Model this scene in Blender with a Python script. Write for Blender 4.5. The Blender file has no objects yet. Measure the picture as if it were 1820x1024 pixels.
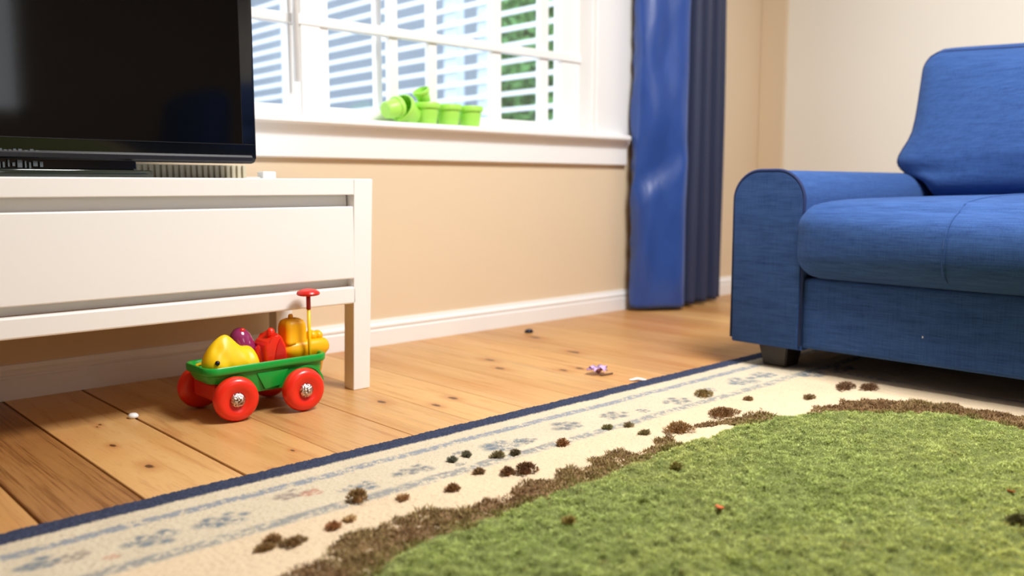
import bpy, bmesh, math, random
import numpy as np
from mathutils import Vector, Matrix

random.seed(7)
RNG = np.random.default_rng(11)
C = bpy.context.scene.collection
SC = bpy.context.scene
PI = math.pi

# ------------------------------------------------------------------ materials
def lin(r, g, b):
    f = lambda c: (c / 255 / 12.92) if c / 255 <= 0.04045 else ((c / 255 + 0.055) / 1.055) ** 2.4
    return (f(r), f(g), f(b), 1.0)

class NT:
    """small node helper"""
    def __init__(self, name):
        self.m = bpy.data.materials.new(name)
        self.m.use_nodes = True
        self.t = self.m.node_tree
        self.t.nodes.clear()
        self.out = self.n('ShaderNodeOutputMaterial')
    def n(self, typ, **kw):
        nd = self.t.nodes.new(typ)
        for k, v in kw.items():
            setattr(nd, k, v)
        return nd
    def l(self, a, b):
        self.t.links.new(a, b)
    def set(self, sock, v):
        if isinstance(v, bpy.types.NodeSocket):
            self.l(v, sock)
        else:
            sock.default_value = v
    def math(self, op, a, b=0.0, clamp=False):
        nd = self.n('ShaderNodeMath', operation=op)
        nd.use_clamp = clamp
        self.set(nd.inputs[0], a); self.set(nd.inputs[1], b)
        return nd.outputs[0]
    def mix(self, fac, a, b, mode='MIX'):
        nd = self.n('ShaderNodeMix', data_type='RGBA', blend_type=mode)
        self.set(nd.inputs[0], fac); self.set(nd.inputs[6], a); self.set(nd.inputs[7], b)
        return nd.outputs[2]
    def coord(self, scale=(1, 1, 1), loc=(0, 0, 0), which='Object'):
        tc = self.n('ShaderNodeTexCoord')
        mp = self.n('ShaderNodeMapping')
        mp.inputs['Scale'].default_value = scale
        mp.inputs['Location'].default_value = loc
        self.l(tc.outputs[which], mp.inputs['Vector'])
        return mp.outputs[0]
    def noise(self, vec, scale=5, detail=3, rough=0.5, dist=0.0):
        nd = self.n('ShaderNodeTexNoise')
        self.l(vec, nd.inputs['Vector'])
        nd.inputs['Scale'].default_value = scale
        nd.inputs['Detail'].default_value = detail
        nd.inputs['Roughness'].default_value = rough
        nd.inputs['Distortion'].default_value = dist
        return nd.outputs['Fac']
    def ramp(self, fac, stops):
        nd = self.n('ShaderNodeValToRGB')
        cr = nd.color_ramp
        while len(cr.elements) < len(stops):
            cr.elements.new(0.5)
        for e, (p, c) in zip(cr.elements, stops):
            e.position = p
            e.color = c if len(c) == 4 else (*c, 1)
        self.l(fac, nd.inputs[0])
        return nd.outputs[0]
    def smooth(self, v, a, b):
        nd = self.n('ShaderNodeMapRange', interpolation_type='SMOOTHSTEP')
        self.set(nd.inputs[0], v)
        nd.inputs[1].default_value = a; nd.inputs[2].default_value = b
        return nd.outputs[0]
    def attr(self, name):
        nd = self.n('ShaderNodeAttribute', attribute_name=name)
        return nd
    def bump(self, h, strength=0.3, dist=0.002):
        nd = self.n('ShaderNodeBump')
        nd.inputs['Strength'].default_value = strength
        nd.inputs['Distance'].default_value = dist
        self.l(h, nd.inputs['Height'])
        return nd.outputs[0]
    def bsdf(self, color, rough=0.5, metal=0.0, normal=None, **kw):
        p = self.n('ShaderNodeBsdfPrincipled')
        self.set(p.inputs['Base Color'], color)
        self.set(p.inputs['Roughness'], rough)
        p.inputs['Metallic'].default_value = metal
        if normal is not None:
            self.l(normal, p.inputs['Normal'])
        for k, v in kw.items():
            self.set(p.inputs[k.replace('_', ' ')], v)
        self.l(p.outputs[0], self.out.inputs[0])
        return p

def plain(name, rgb, rough=0.5, metal=0.0, var=0.04, scale=30, bump=0.0, **kw):
    t = NT(name)
    v = t.coord()
    nz = t.noise(v, scale, 3)
    c0 = lin(*rgb)
    dark = tuple(x * (1 - var) for x in c0[:3]) + (1,)
    lite = tuple(min(1, x * (1 + var)) for x in c0[:3]) + (1,)
    col = t.mix(nz, dark, lite)
    nm = t.bump(nz, bump, 0.001) if bump else None
    t.bsdf(col, rough, metal, nm, **kw)
    return t.m

def paint_wall(name, rgb):
    t = NT(name)
    v = t.coord()
    n1 = t.noise(v, 1.2, 2)
    n2 = t.noise(v, 260, 2)
    c0 = lin(*rgb)
    col = t.mix(n1, tuple(x * .975 for x in c0[:3]) + (1,), tuple(min(1, x * 1.02) for x in c0[:3]) + (1,))
    t.bsdf(col, 0.75, 0, t.bump(n2, 0.08, 0.001))
    return t.m

def satin_white(name, rgb, rough=0.35):
    t = NT(name)
    v = t.coord()
    n1 = t.noise(v, 3.0, 2)
    n2 = t.noise(v, 160, 2)
    c0 = lin(*rgb)
    col = t.mix(n1, tuple(x * .98 for x in c0[:3]) + (1,), c0)
    t.bsdf(col, rough, 0, t.bump(n2, 0.04, 0.0008))
    return t.m

def fabric(name, rgb_dark, rgb_lite):
    t = NT(name)
    a = t.noise(t.coord((15, 15, 380)), 1.0, 3, .6)
    b = t.noise(t.coord((380, 380, 18)), 1.0, 3, .6)
    c = t.noise(t.coord((380, 15, 60)), 1.0, 3, .6)
    big = t.noise(t.coord((3, 3, 60)), 1.0, 2, .5)
    s = t.math('ADD', t.math('MULTIPLY', a, .34), t.math('MULTIPLY', b, .22))
    s = t.math('ADD', s, t.math('MULTIPLY', c, .22))
    s = t.math('ADD', s, t.math('MULTIPLY', big, .12)); s = t.math('ADD', s, .05)
    col = t.ramp(s, [(0.36, lin(*rgb_dark)), (0.64, lin(*rgb_lite))])
    p = t.bsdf(col, 0.85, 0, t.bump(s, 0.35, 0.002))
    p.inputs['Sheen Weight'].default_value = 0.15
    p.inputs['Sheen Roughness'].default_value = 0.5
    p.inputs['Sheen Tint'].default_value = (0.35, 0.55, 1, 1)
    p.inputs['Specular IOR Level'].default_value = 0.2
    return t.m

def thin_glass(name, gloss=0.06, tint=(1, 1, 1, 1)):
    t = NT(name)
    tr = t.n('ShaderNodeBsdfTransparent'); tr.inputs[0].default_value = tint
    gl = t.n('ShaderNodeBsdfGlossy'); gl.inputs['Roughness'].default_value = 0.02
    mx = t.n('ShaderNodeMixShader'); mx.inputs[0].default_value = gloss
    t.l(tr.outputs[0], mx.inputs[1]); t.l(gl.outputs[0], mx.inputs[2])
    t.l(mx.outputs[0], t.out.inputs[0])
    return t.m

def tufts(name, attr='col', transl=0.35):
    t = NT(name)
    a = t.attr(attr)
    d = t.n('ShaderNodeBsdfDiffuse'); t.l(a.outputs['Color'], d.inputs['Color'])
    tr = t.n('ShaderNodeBsdfTranslucent'); t.l(a.outputs['Color'], tr.inputs['Color'])
    mx = t.n('ShaderNodeMixShader'); mx.inputs[0].default_value = transl
    t.l(d.outputs[0], mx.inputs[1]); t.l(tr.outputs[0], mx.inputs[2])
    t.l(mx.outputs[0], t.out.inputs[0])
    return t.m

KNOTS = [(0.585, 1.623, .0125), (0.581, 1.807, .009), (0.615, 1.987, .006), (.604, 1.972, .004), (1.027, 1.933, .014), (1.657, 1.831, .015),
         (1.183, 1.733, .014), (0.83, 1.529, .006), (1.992, 1.858, .02), (1.333, 1.648, .014), (1.823, 1.677, .014),
         (2.089, 2.134, .02), (1.715, 1.945, .016), (1.771, 1.69, .014), (1.26, 1.62, .012), (1.22, 2.1, .02), (0.748, 1.45, .006)]

def wood_floor():
    t = NT('oiled_pine_boards')
    at = t.attr('plank')            # r: tone, g: shift, b: streakiness
    sep = t.n('ShaderNodeSeparateColor'); t.l(at.outputs['Color'], sep.inputs[0])
    tone, shift, streak = sep.outputs
    tc = t.n('ShaderNodeTexCoord')
    sx = t.n('ShaderNodeSeparateXYZ'); t.l(tc.outputs['Object'], sx.inputs[0])
    X0, Y0 = sx.outputs[0], sx.outputs[1]
    cmb = t.n('ShaderNodeCombineXYZ')
    t.l(t.math('ADD', X0, t.math('MULTIPLY', shift, 9.0)), cmb.inputs[0])
    t.l(t.math('MULTIPLY', t.math('ADD', Y0, t.math('MULTIPLY', shift, 31.0)), 0.07), cmb.inputs[1])
    P = cmb.outputs[0]
    cmq = t.n('ShaderNodeCombineXYZ')
    t.l(t.math('ADD', X0, t.math('MULTIPLY', shift, 9.0)), cmq.inputs[0]); t.l(t.math('MULTIPLY', Y0, .022), cmq.inputs[1])
    Q = cmq.outputs[0]
    grain = t.noise(P, 38, 5, .6, .5)
    fine = t.noise(P, 240, 3, .6)
    broad = t.noise(P, 8, 2, .5, .8)
    cloud = t.noise(t.coord((1, .5, 1)), 3.2, 3, .55)
    base = t.ramp(broad, [(.25, lin(196, 142, 80)), (.5, lin(212, 164, 104)), (.78, lin(222, 180, 124))])
    base = t.mix(t.math('MULTIPLY', t.smooth(grain, .52, .72), .55), base, lin(172, 104, 52))
    base = t.mix(t.math('MULTIPLY', t.smooth(fine, .5, .75), .28), base, lin(150, 88, 44))
    base = t.mix(t.math('MULTIPLY', t.smooth(cloud, .45, .75), .35), base, lin(196, 118, 54))
    # dark streaky boards
    st = t.math('MULTIPLY', t.math('MULTIPLY', t.smooth(t.noise(Q, 110, 5, .7), .44, .64), .95), streak)
    base = t.mix(st, base, lin(96, 56, 26))
    base = t.mix(t.math('MULTIPLY', streak, .62), base, lin(142, 94, 46))
    # board to board tone
    base = t.mix(.55, base, t.mix(1.0, base, t.mix(tone, lin(218, 200, 180), lin(255, 255, 250)), 'MULTIPLY'))
    # knots
    km = None
    wob = t.math('MULTIPLY', t.math('SUBTRACT', t.noise(t.coord(), 45, 2), .5), .9)
    for (kx, ky, r) in KNOTS:
        dx = t.math('DIVIDE', t.math('SUBTRACT', X0, kx), r)
        dy = t.math('DIVIDE', t.math('SUBTRACT', Y0, ky), r * 2.0)
        d = t.math('ADD', t.math('SQRT', t.math('ADD', t.math('MULTIPLY', dx, dx), t.math('MULTIPLY', dy, dy))), wob)
        km = d if km is None else t.math('MINIMUM', km, d)
    halo = t.math('SUBTRACT', 1.0, t.smooth(km, .3, 2.6))
    base = t.mix(t.math('MULTIPLY', halo, .5), base, lin(170, 100, 46))
    core = t.math('SUBTRACT', 1.0, t.smooth(km, .35, .75))
    base = t.mix(t.math('MULTIPLY', core, .9), base, lin(74, 42, 24))
    rough = t.math('ADD', .3, t.math('MULTIPLY', grain, .18))
    p = t.bsdf(base, rough, 0, t.bump(t.math('ADD', grain, t.math('MULTIPLY', fine, .5)), .12, .001))
    p.inputs['Specular IOR Level'].default_value = 0.45
    return t.m

def moss_ground(name, c1, c2):
    t = NT(name)
    n = t.noise(t.coord(), 120, 4, .7)
    t.bsdf(t.mix(n, lin(*c1), lin(*c2)), .95, 0, t.bump(n, .8, .006))
    return t.m

def rug_mat():
    t = NT('woven_wool_pile')
    a = t.attr('col')
    n = t.noise(t.coord(), 420, 3, .7)
    col = t.mix(t.math('MULTIPLY', t.smooth(n, .35, .7), .3), a.outputs['Color'],
                t.mix(1.0, a.outputs['Color'], lin(205, 188, 165), 'MULTIPLY'))
    t.bsdf(col, .95, 0, t.bump(n, .7, .003), Specular_IOR_Level=.1)
    return t.m

def chrome():
    t = NT('hammered_chrome')
    n = t.noise(t.coord(), 220, 3, .6)
    t.bsdf(t.ramp(n, [(.4, lin(120, 96, 84)), (.55, lin(235, 230, 228))]), .12, 1.0, t.bump(n, .9, .004))
    return t.m

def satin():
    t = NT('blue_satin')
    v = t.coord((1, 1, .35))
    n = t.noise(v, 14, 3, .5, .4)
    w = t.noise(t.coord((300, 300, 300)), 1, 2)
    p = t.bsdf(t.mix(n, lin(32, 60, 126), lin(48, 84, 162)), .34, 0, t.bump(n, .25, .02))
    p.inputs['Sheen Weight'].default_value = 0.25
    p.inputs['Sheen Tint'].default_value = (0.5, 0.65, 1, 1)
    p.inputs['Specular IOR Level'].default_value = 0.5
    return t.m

def siding():
    t = NT('grey_blue_clapboard')
    v = t.coord()
    n = t.noise(v, 1.5, 2)
    w = t.n('ShaderNodeTexWave', wave_type='BANDS', bands_direction='Z', wave_profile='SAW')
    t.l(v, w.inputs['Vector']); w.inputs['Scale'].default_value = 2.4
    t.bsdf(t.mix(n, lin(112, 124, 136), lin(130, 142, 154)), .7, 0, t.bump(w.outputs['Fac'], .5, .01))
    return t.m

def leaf_mat():
    t = NT('hedge_leaves')
    n = t.noise(t.coord(), 6, 4, .7)
    t.bsdf(t.ramp(n, [(.3, lin(70, 120, 62)), (.6, lin(112, 168, 92)), (.8, lin(150, 196, 120))]), .7)
    return t.m

M = {
    'wall': paint_wall('tan_wall_paint', (226, 204, 173)),
    'wallR': paint_wall('lit_wall_paint', (243, 236, 222)),  # right wall: tan lightened to cream, bright light put into the colour
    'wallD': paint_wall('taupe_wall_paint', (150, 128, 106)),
    'ceil': paint_wall('white_ceiling_paint', (245, 243, 238)),
    'trim': satin_white('white_trim_paint', (244, 242, 240), .4),
    'cab': satin_white('white_lacquer', (244, 241, 237), .3),
    'floor': wood_floor(),
    'gap': plain('dark_seam', (34, 22, 16), .9),
    'tvblack': plain('gloss_black_plastic', (9, 9, 11), .12, var=.1),
    'screen': plain('black_screen_glass', (5, 5, 6), .06, var=.05, Specular_IOR_Level=.35),
    'tvedge': plain('dark_grey_edge', (30, 30, 34), .25),
    'silver': plain('silver_print', (112, 120, 122), .3, .6),
    'smoke': plain('dark_green_glass', (38, 44, 36), .08),
    'ribbed': plain('beige_plastic', (196, 186, 160), .5),
    'whitepl': plain('white_plastic', (240, 240, 238), .4),
    'greypl': plain('pale_grey_cable', (205, 200, 190), .5),
    'fab': fabric('blue_linen_weave', (32, 58, 108), (60, 94, 152)),
    'pipe': plain('navy_piping', (26, 44, 92), .8),
    'foot': plain('dark_stained_wood', (38, 28, 24), .35, scale=60, var=.2),
    'satin': satin(),
    'shaded_drape': plain('shaded_curtain_navy', (42, 50, 80), .6, var=.1, scale=200, bump=.2),  # darker copy of the curtain cloth, its shade put into the colour
    'green': plain('green_plastic', (20, 158, 56), .3, var=.03, Coat_Weight=.2),
    'red': plain('red_plastic', (236, 44, 22), .32, var=.03, Coat_Weight=.2),
    'redd': plain('deep_red_plastic', (212, 34, 26), .3, var=.03),
    'redpole': plain('maroon_plastic', (170, 36, 44), .35),
    'yellow': plain('yellow_vinyl', (246, 200, 8), .38, var=.04),
    'amber': plain('amber_vinyl', (250, 182, 8), .35, var=.05),
    'purple': plain('purple_vinyl', (142, 44, 96), .15, Coat_Weight=.5),
    'eye': plain('black_bead', (20, 16, 40), .15),
    'chrome': chrome(),
    'lime': plain('lime_plastic', (176, 236, 96), .4, var=.03),
    'rug': rug_mat(),
    'moss': tufts('green_moss_tufts'),
    'mossbase': moss_ground('green_moss_mat', (84, 92, 42), (122, 130, 66)),
    'dry': tufts('dry_moss_tufts', transl=.15),
    'drybase': moss_ground('dry_moss_mat', (104, 78, 50), (150, 120, 80)),
    'lilac': plain('lilac_petals', (214, 178, 226), .7),
    'stemc': plain('brown_stem', (120, 90, 66), .8),
    'paper': plain('white_paper', (236, 230, 224), .7),
    'orange': plain('orange_leaf', (186, 92, 44), .8),
    'glass': thin_glass('window_glass', .05),
    'fence': plain('white_fence_paint', (232, 236, 244), .6),
    'post': plain('pale_blue_post', (190, 210, 230), .6),
    'siding': siding(),
    'leaf': leaf_mat(),
    'lawn': plain('concrete_patio', (150, 154, 156), .9),
}

# ------------------------------------------------------------------ mesh helpers
def link(o, parent=None):
    C.objects.link(o)
    if parent is not None:
        o.parent = parent
    return o

def obj(name, bm, mat, parent=None, smooth=False, angle=None):
    me = bpy.data.meshes.new(name)
    bmesh.ops.recalc_face_normals(bm, faces=bm.faces)
    bm.to_mesh(me); bm.free()
    o = bpy.data.objects.new(name, me)
    for m in (mat if isinstance(mat, (list, tuple)) else [mat]):
        me.materials.append(m)
    if smooth:
        for p in me.polygons:
            p.use_smooth = True
        if angle:
            me.set_sharp_from_angle(angle=math.radians(angle))
    return link(o, parent)

def npobj(name, verts, faces, mat, parent=None, cols=None, smooth=False):
    """verts (n,3), faces (m,k) with k = 3 or 4; cols per vertex (n,3)"""
    verts = np.asarray(verts, np.float32); faces = np.asarray(faces, np.int32)
    m, k = faces.shape
    me = bpy.data.meshes.new(name)
    me.vertices.add(len(verts)); me.vertices.foreach_set('co', verts.ravel())
    me.loops.add(m * k); me.loops.foreach_set('vertex_index', faces.ravel())
    me.polygons.add(m)
    me.polygons.foreach_set('loop_start', np.arange(0, m * k, k, dtype=np.int32))
    if smooth:
        me.polygons.foreach_set('use_smooth', np.ones(m, bool))
    me.update(calc_edges=True)
    if cols is not None:
        ca = me.color_attributes.new('col', 'FLOAT_COLOR', 'POINT')
        ca.data.foreach_set('color', np.concatenate([cols, np.ones((len(cols), 1))], 1).astype(np.float32).ravel())
    me.validate()
    me.materials.append(mat)
    return link(bpy.data.objects.new(name, me), parent)

def thing(name, label, cat, loc=(0, 0, 0), rz=0, group=None, kind=None):
    o = bpy.data.objects.new(name, None)
    o.empty_display_size = .05
    C.objects.link(o)
    o.location = loc; o.rotation_euler = (0, 0, rz)
    return tag(o, label, cat, group, kind)

def tag(o, label, cat, group=None, kind=None):
    o['label'] = label; o['category'] = cat
    if group: o['group'] = group
    if kind: o['kind'] = kind
    return o

def struct(o, label=None):
    o['kind'] = 'structure'
    if label: o['label'] = label
    return o

def box(bm, x0, x1, y0, y1, z0, z1, bev=0.0, seg=2):
    r = bmesh.ops.create_cube(bm, size=1)
    vs = r['verts']
    for v in vs:
        v.co = Vector(((x0 + x1) / 2 + v.co.x * (x1 - x0), (y0 + y1) / 2 + v.co.y * (y1 - y0), (z0 + z1) / 2 + v.co.z * (z1 - z0)))
    if bev > 0:
        es = list({e for v in vs for e in v.link_edges})
        bmesh.ops.bevel(bm, geom=es, offset=bev, segments=seg, affect='EDGES', profile=.5)
    return vs

def B(*boxes, bev=0.0):
    bm = bmesh.new()
    for b in boxes:
        box(bm, *b[:6], b[6] if len(b) > 6 else bev)
    return bm

def loft(bm, rings, cap=True, closed=True):
    n = len(rings[0])
    vv = [[bm.verts.new(p) for p in r] for r in rings]
    for a, b in zip(vv, vv[1:]):
        for i in range(n if closed else n - 1):
            j = (i + 1) % n
            bm.faces.new((a[i], a[j], b[j], b[i]))
    if cap:
        bm.faces.new(vv[0][::-1]); bm.faces.new(vv[-1])
    return vv

def lathe(bm, prof, n=32, mat=Matrix()):
    """prof: (r, z) pairs, revolved about z, ends closed"""
    rings = []
    for r, z in prof:
        rings.append([mat @ Vector((max(r, 1e-5) * math.cos(2 * PI * i / n), max(r, 1e-5) * math.sin(2 * PI * i / n), z)) for i in range(n)])
    loft(bm, rings)
    bmesh.ops.remove_doubles(bm, verts=bm.verts, dist=2e-5)

def tube(bm, pts, r, n=8):
    pts = [Vector(p) for p in pts]
    rings = []
    up = Vector((0, 0, 1))
    for i, p in enumerate(pts):
        d = (pts[min(i + 1, len(pts) - 1)] - pts[max(i - 1, 0)]).normalized()
        u = d.cross(up)
        if u.length < 1e-3: u = d.cross(Vector((1, 0, 0)))
        u.normalize(); w = d.cross(u)
        rings.append([p + r * (math.cos(2 * PI * k / n) * u + math.sin(2 * PI * k / n) * w) for k in range(n)])
    loft(bm, rings)

def prism(bm, poly, axis, a, b, bev=0.0, seg=3):
    """poly of 2D points extruded along an axis ('x': poly is (y,z); 'y': (x,z); 'z': (x,y))"""
    def P(p, t):
        return {'x': (t, p[0], p[1]), 'y': (p[0], t, p[1]), 'z': (p[0], p[1], t)}[axis]
    vs0 = [bm.verts.new(P(p, a)) for p in poly]; vs1 = [bm.verts.new(P(p, b)) for p in poly]
    n = len(poly)
    f0 = bm.faces.new(vs0[::-1]); f1 = bm.faces.new(vs1)
    for i in range(n):
        bm.faces.new((vs0[i], vs0[(i + 1) % n], vs1[(i + 1) % n], vs1[i]))
    if bev:
        es = list(f0.edges) + list(f1.edges)
        bmesh.ops.bevel(bm, geom=es, offset=bev, segments=seg, affect='EDGES', profile=.5)

def rmap(half, r, bulge=(0, 0, 0), fn=None):
    """maps a point of the cube [-1,1]^3 onto a rounded, softly bulging upholstery block"""
    hx, hy, hz = half
    def f(u):
        w = [math.copysign(abs(c) ** .8, c) for c in u]
        p = Vector((w[0] * hx, w[1] * hy, w[2] * hz))
        q = Vector((max(-hx + r, min(hx - r, p.x)), max(-hy + r, min(hy - r, p.y)), max(-hz + r, min(hz - r, p.z))))
        d = p - q
        if d.length > 1e-9:
            p = q + d.normalized() * r
        k = (1 - w[1] ** 2) * (1 - w[2] ** 2); p.x += bulge[0] * k * w[0]
        k = (1 - w[0] ** 2) * (1 - w[2] ** 2); p.y += bulge[1] * k * w[1]
        k = (1 - w[0] ** 2) * (1 - w[1] ** 2); p.z += bulge[2] * k * w[2]
        return Vector(fn(p)) if fn else p
    return f

def rbox(f, n=14):
    bm = bmesh.new()
    bmesh.ops.create_cube(bm, size=2)
    bmesh.ops.subdivide_edges(bm, edges=bm.edges[:], cuts=n, use_grid_fill=True)
    for v in bm.verts:
        v.co = f(v.co)
    return bm

def vnoise(x, y, scale, seed=0, octaves=1):
    """smooth value noise in 0..1 on numpy arrays"""
    out = np.zeros_like(x, dtype=float); amp = 1.0; tot = 0.0
    for o in range(octaves):
        g = np.random.default_rng(seed + 17 * o).random((256, 256))
        u = x * scale * 2 ** o + 1000; v = y * scale * 2 ** o + 1000
        i = np.floor(u).astype(int); j = np.floor(v).astype(int)
        fu = u - i; fv = v - j
        fu = fu * fu * (3 - 2 * fu); fv = fv * fv * (3 - 2 * fv)
        G = lambda a, b: g[a % 256, b % 256]
        out += amp * ((G(i, j) * (1 - fu) + G(i + 1, j) * fu) * (1 - fv) + (G(i, j + 1) * (1 - fu) + G(i + 1, j + 1) * fu) * fv)
        tot += amp; amp *= .5
    return out / tot

def sdist(px, py, poly):
    """signed distance to a polygon, positive inside"""
    d = np.full(px.shape, 1e9); ins = np.zeros(px.shape, bool)
    n = len(poly)
    for i in range(n):
        ax, ay = poly[i]; bx, by = poly[(i + 1) % n]
        ex, ey = bx - ax, by - ay
        t = np.clip(((px - ax) * ex + (py - ay) * ey) / (ex * ex + ey * ey + 1e-12), 0, 1)
        d = np.minimum(d, np.hypot(px - ax - t * ex, py - ay - t * ey))
        c = ((ay > py) != (by > py)) & (px < (bx - ax) * (py - ay) / ((by - ay) if by != ay else 1e-12) + ax)
        ins ^= c
    return np.where(ins, d, -d)

# ------------------------------------------------------------------ room shell
WY = 2.38        # inner face of the window wall
WX = 3.88        # inner face of the right wall
WL, WF, CZ = -2.3, -2.7, 2.5
OX0, OX1, OZ0, OZ1 = 0.15, 2.655, 0.715, 2.1      # window opening

def build_floor():
    seams = [-2.4, -2.2, -2.02, -1.85, -1.66, -1.48, -1.3, -1.11, -.93, -.76, -.58, -.39, -.2, -.01, .17, .356, .513, .693, .884, 1.068, 1.232, 1.397, 1.57, 1.755, 1.94, 2.11,
             2.3, 2.48, 2.66, 2.85, 3.02, 3.2, 3.39, 3.57, 3.75, 3.95]
    gaps = {.356: .0055, .513: .0045, .693: .006, 1.068: .002, 1.397: .0016}
    bm = bmesh.new()
    cl = bm.loops.layers.float_color.new('plank')
    for i, (a, b) in enumerate(zip(seams, seams[1:])):
        g0 = gaps.get(a, .0009) / 2; g1 = gaps.get(b, .0009) / 2
        y0, y1 = WF - .1, WY + .1
        x0, x1 = a + g0, b - g1
        e = .0012
        vs = [bm.verts.new(p) for p in ((x0, y0, -.02), (x0, y0, -e), (x0 + e, y0, 0), (x1 - e, y0, 0), (x1, y0, -e), (x1, y0, -.02),
                                        (x0, y1, -.02), (x0, y1, -e), (x0 + e, y1, 0), (x1 - e, y1, 0), (x1, y1, -e), (x1, y1, -.02))]
        tone = random.random(); st = random.random() * .25
        if a == .356: tone, st = .15, 1.0
        if a == .17: tone, st = .6, .2
        if a == .513: tone, st = .85, .0
        if a == .693: tone, st = .55, .0
        sh = random.random()
        for k in range(5):
            f = bm.faces.new((vs[k], vs[k + 6], vs[k + 7], vs[k + 1]))
            for lp in f.loops: lp[cl] = (tone, sh, st, 1)
    # dark sub-floor seen in the open seams
    f = bm.faces.new([bm.verts.new(p) for p in ((-2.4, WF - .1, -.012), (3.95, WF - .1, -.012), (3.95, WY + .1, -.012), (-2.4, WY + .1, -.012))])
    f.material_index = 1
    me = bpy.data.meshes.new('floor'); bm.to_mesh(me); bm.free()
    me.materials.append(M['floor']); me.materials.append(M['gap'])
    return struct(link(bpy.data.objects.new('floor', me)), 'orange brown pine board floor with dark open seams')
build_floor()

T = .16
struct(obj('wall_back', B((WL - T, OX0, WY, WY + T, -.02, CZ), (OX1, WX + T, WY, WY + T, -.02, CZ),
                          (OX0, OX1, WY, WY + T, -.02, OZ0), (OX0, OX1, WY, WY + T, OZ1, CZ)), M['wall']), 'tan wall around the window')
struct(obj('wall_right', B((WX, WX + T, WF, WY, -.02, CZ)), M['wallR']), 'wall behind the blue sofa, bright light put into its cream colour')
struct(obj('trim_1', B((WX - .02, WX, 2.245, WY, 0, CZ), bev=.004), M['wall']), 'tan corner strip beside the curtain')
struct(obj('wall_left', B((WL - T, WL, WF, WY, -.02, CZ)), M['wallD']))
RX0, RX1, RZ0, RZ1 = .75, 1.75, 1.0, 2.2
struct(obj('wall_front', B((WL - T, RX0, WF - T, WF, -.02, CZ), (RX1, WX + T, WF - T, WF, -.02, CZ), (RX0, RX1, WF - T, WF, -.02, RZ0), (RX0, RX1, WF - T, WF, RZ1, CZ)), M['wallD']))
struct(obj('ceiling', B((WL - T, WX + T, WF - T, WY + T, CZ, CZ + .1)), M['ceil']))

def baseboard(name, x0, x1, label):
    prof = [(0, 0), (-.016, 0), (-.016, .051), (-.0105, .054), (-.0105, .059), (-.0145, .061), (-.0145, .067), (-.0075, .074), (-.0055, .085), (0, .085)]
    bm = bmesh.new()
    prism(bm, [(WY + p[0], p[1]) for p in prof], 'x', x0, x1)
    return struct(obj(name, bm, M['trim']), label)
baseboard('baseboard_back', WL, WX - .02, 'white moulded baseboard under the window')
bm = bmesh.new(); prism(bm, [(WX - .016, 0), (WX, 0), (WX, .092), (WX - .004, .092), (WX - .0145, .072), (WX - .016, .062)], 'y', WF, 2.245)
struct(obj('baseboard_right', bm, M['trim']))

# ---- main window
w1 = thing('window_1', 'wide white grid window above the television stand', 'window', (0, 0, 0), kind='structure')
del w1['category']
SY = 2.46        # sash plane
obj('window_casing', B((OX1, OX1 + .225, WY - .018, WY, OZ0 - .015, OZ1 + .09, .003), (OX0 - .095, OX0, WY - .018, WY, OZ0 - .015, OZ1 + .09, .003),
                       (OX0 - .095, OX1 + .225, WY - .018, WY, OZ1, OZ1 + .09, .003)), M['trim'], w1)
obj('window_jamb', B((OX1 - .012, OX1, WY, WY + T, OZ0, OZ1), (OX0, OX0 + .012, WY, WY + T, OZ0, OZ1), (OX0, OX1, WY, WY + T, OZ1 - .012, OZ1)), M['trim'], w1)
bm = bmesh.new()
prism(bm, [(WY + T, .70), (WY - .052, .70), (WY - .058, .706), (WY - .058, .716), (WY - .052, .722), (WY + T, .722)], 'x', OX0 - .13, OX1 + .165)
obj('window_sill', bm, M['trim'], w1, True, 40)
bm = bmesh.new()
prism(bm, [(WY, .602), (WY - .016, .602), (WY - .02, .606), (WY - .02, .672), (WY - .024, .678), (WY - .034, .692), (WY - .036, .7), (WY, .7)], 'x', OX0 - .1, OX1 + .185)
obj('window_apron', bm, M['trim'], w1, True, 30)
obj('mullion', B((1.392, 1.462, SY - .02, SY + .06, .722, OZ1 - .012, .004)), M['trim'], w1)
for (a, b) in ((OX0 + .012, 1.392), (1.462, OX1 - .012)):
    rs = .105 if b > 2 else .04
    obj('sash', B((a, a + .03, SY - .015, SY + .03, .722, OZ1 - .012), (b - rs, b, SY - .015, SY + .03, .722, OZ1 - .012),
                  (a + .03, b - rs, SY - .013, SY + .028, .7225, .765), (a + .03, b - rs, SY - .013, SY + .028, OZ1 - .06, OZ1 - .0125), bev=.003), M['trim'], w1)
    obj('glass_pane', B((a + .025, b - rs + .005, SY + .01, SY + .014, .76, OZ1 - .05)), M['glass'], w1)
for x0, x1, y in ((1.722, 1.758, SY), (1.886, 1.922, SY), (2.177, 2.222, SY), (2.422, 2.468, SY), (1.72, 1.745, SY + .075), (.45, .485, SY), (.75, .785, SY), (1.05, 1.085, SY)):
    obj('muntin', B((x0, x1, y - .012, y + .012, .75, OZ1 - .05), bev=.003), M['trim'], w1)
obj('cross_rail', B((OX0 + .012, OX1 - .012, SY - .024, SY + .012, 1.006, 1.036), bev=.003), M['trim'], w1)

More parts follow.
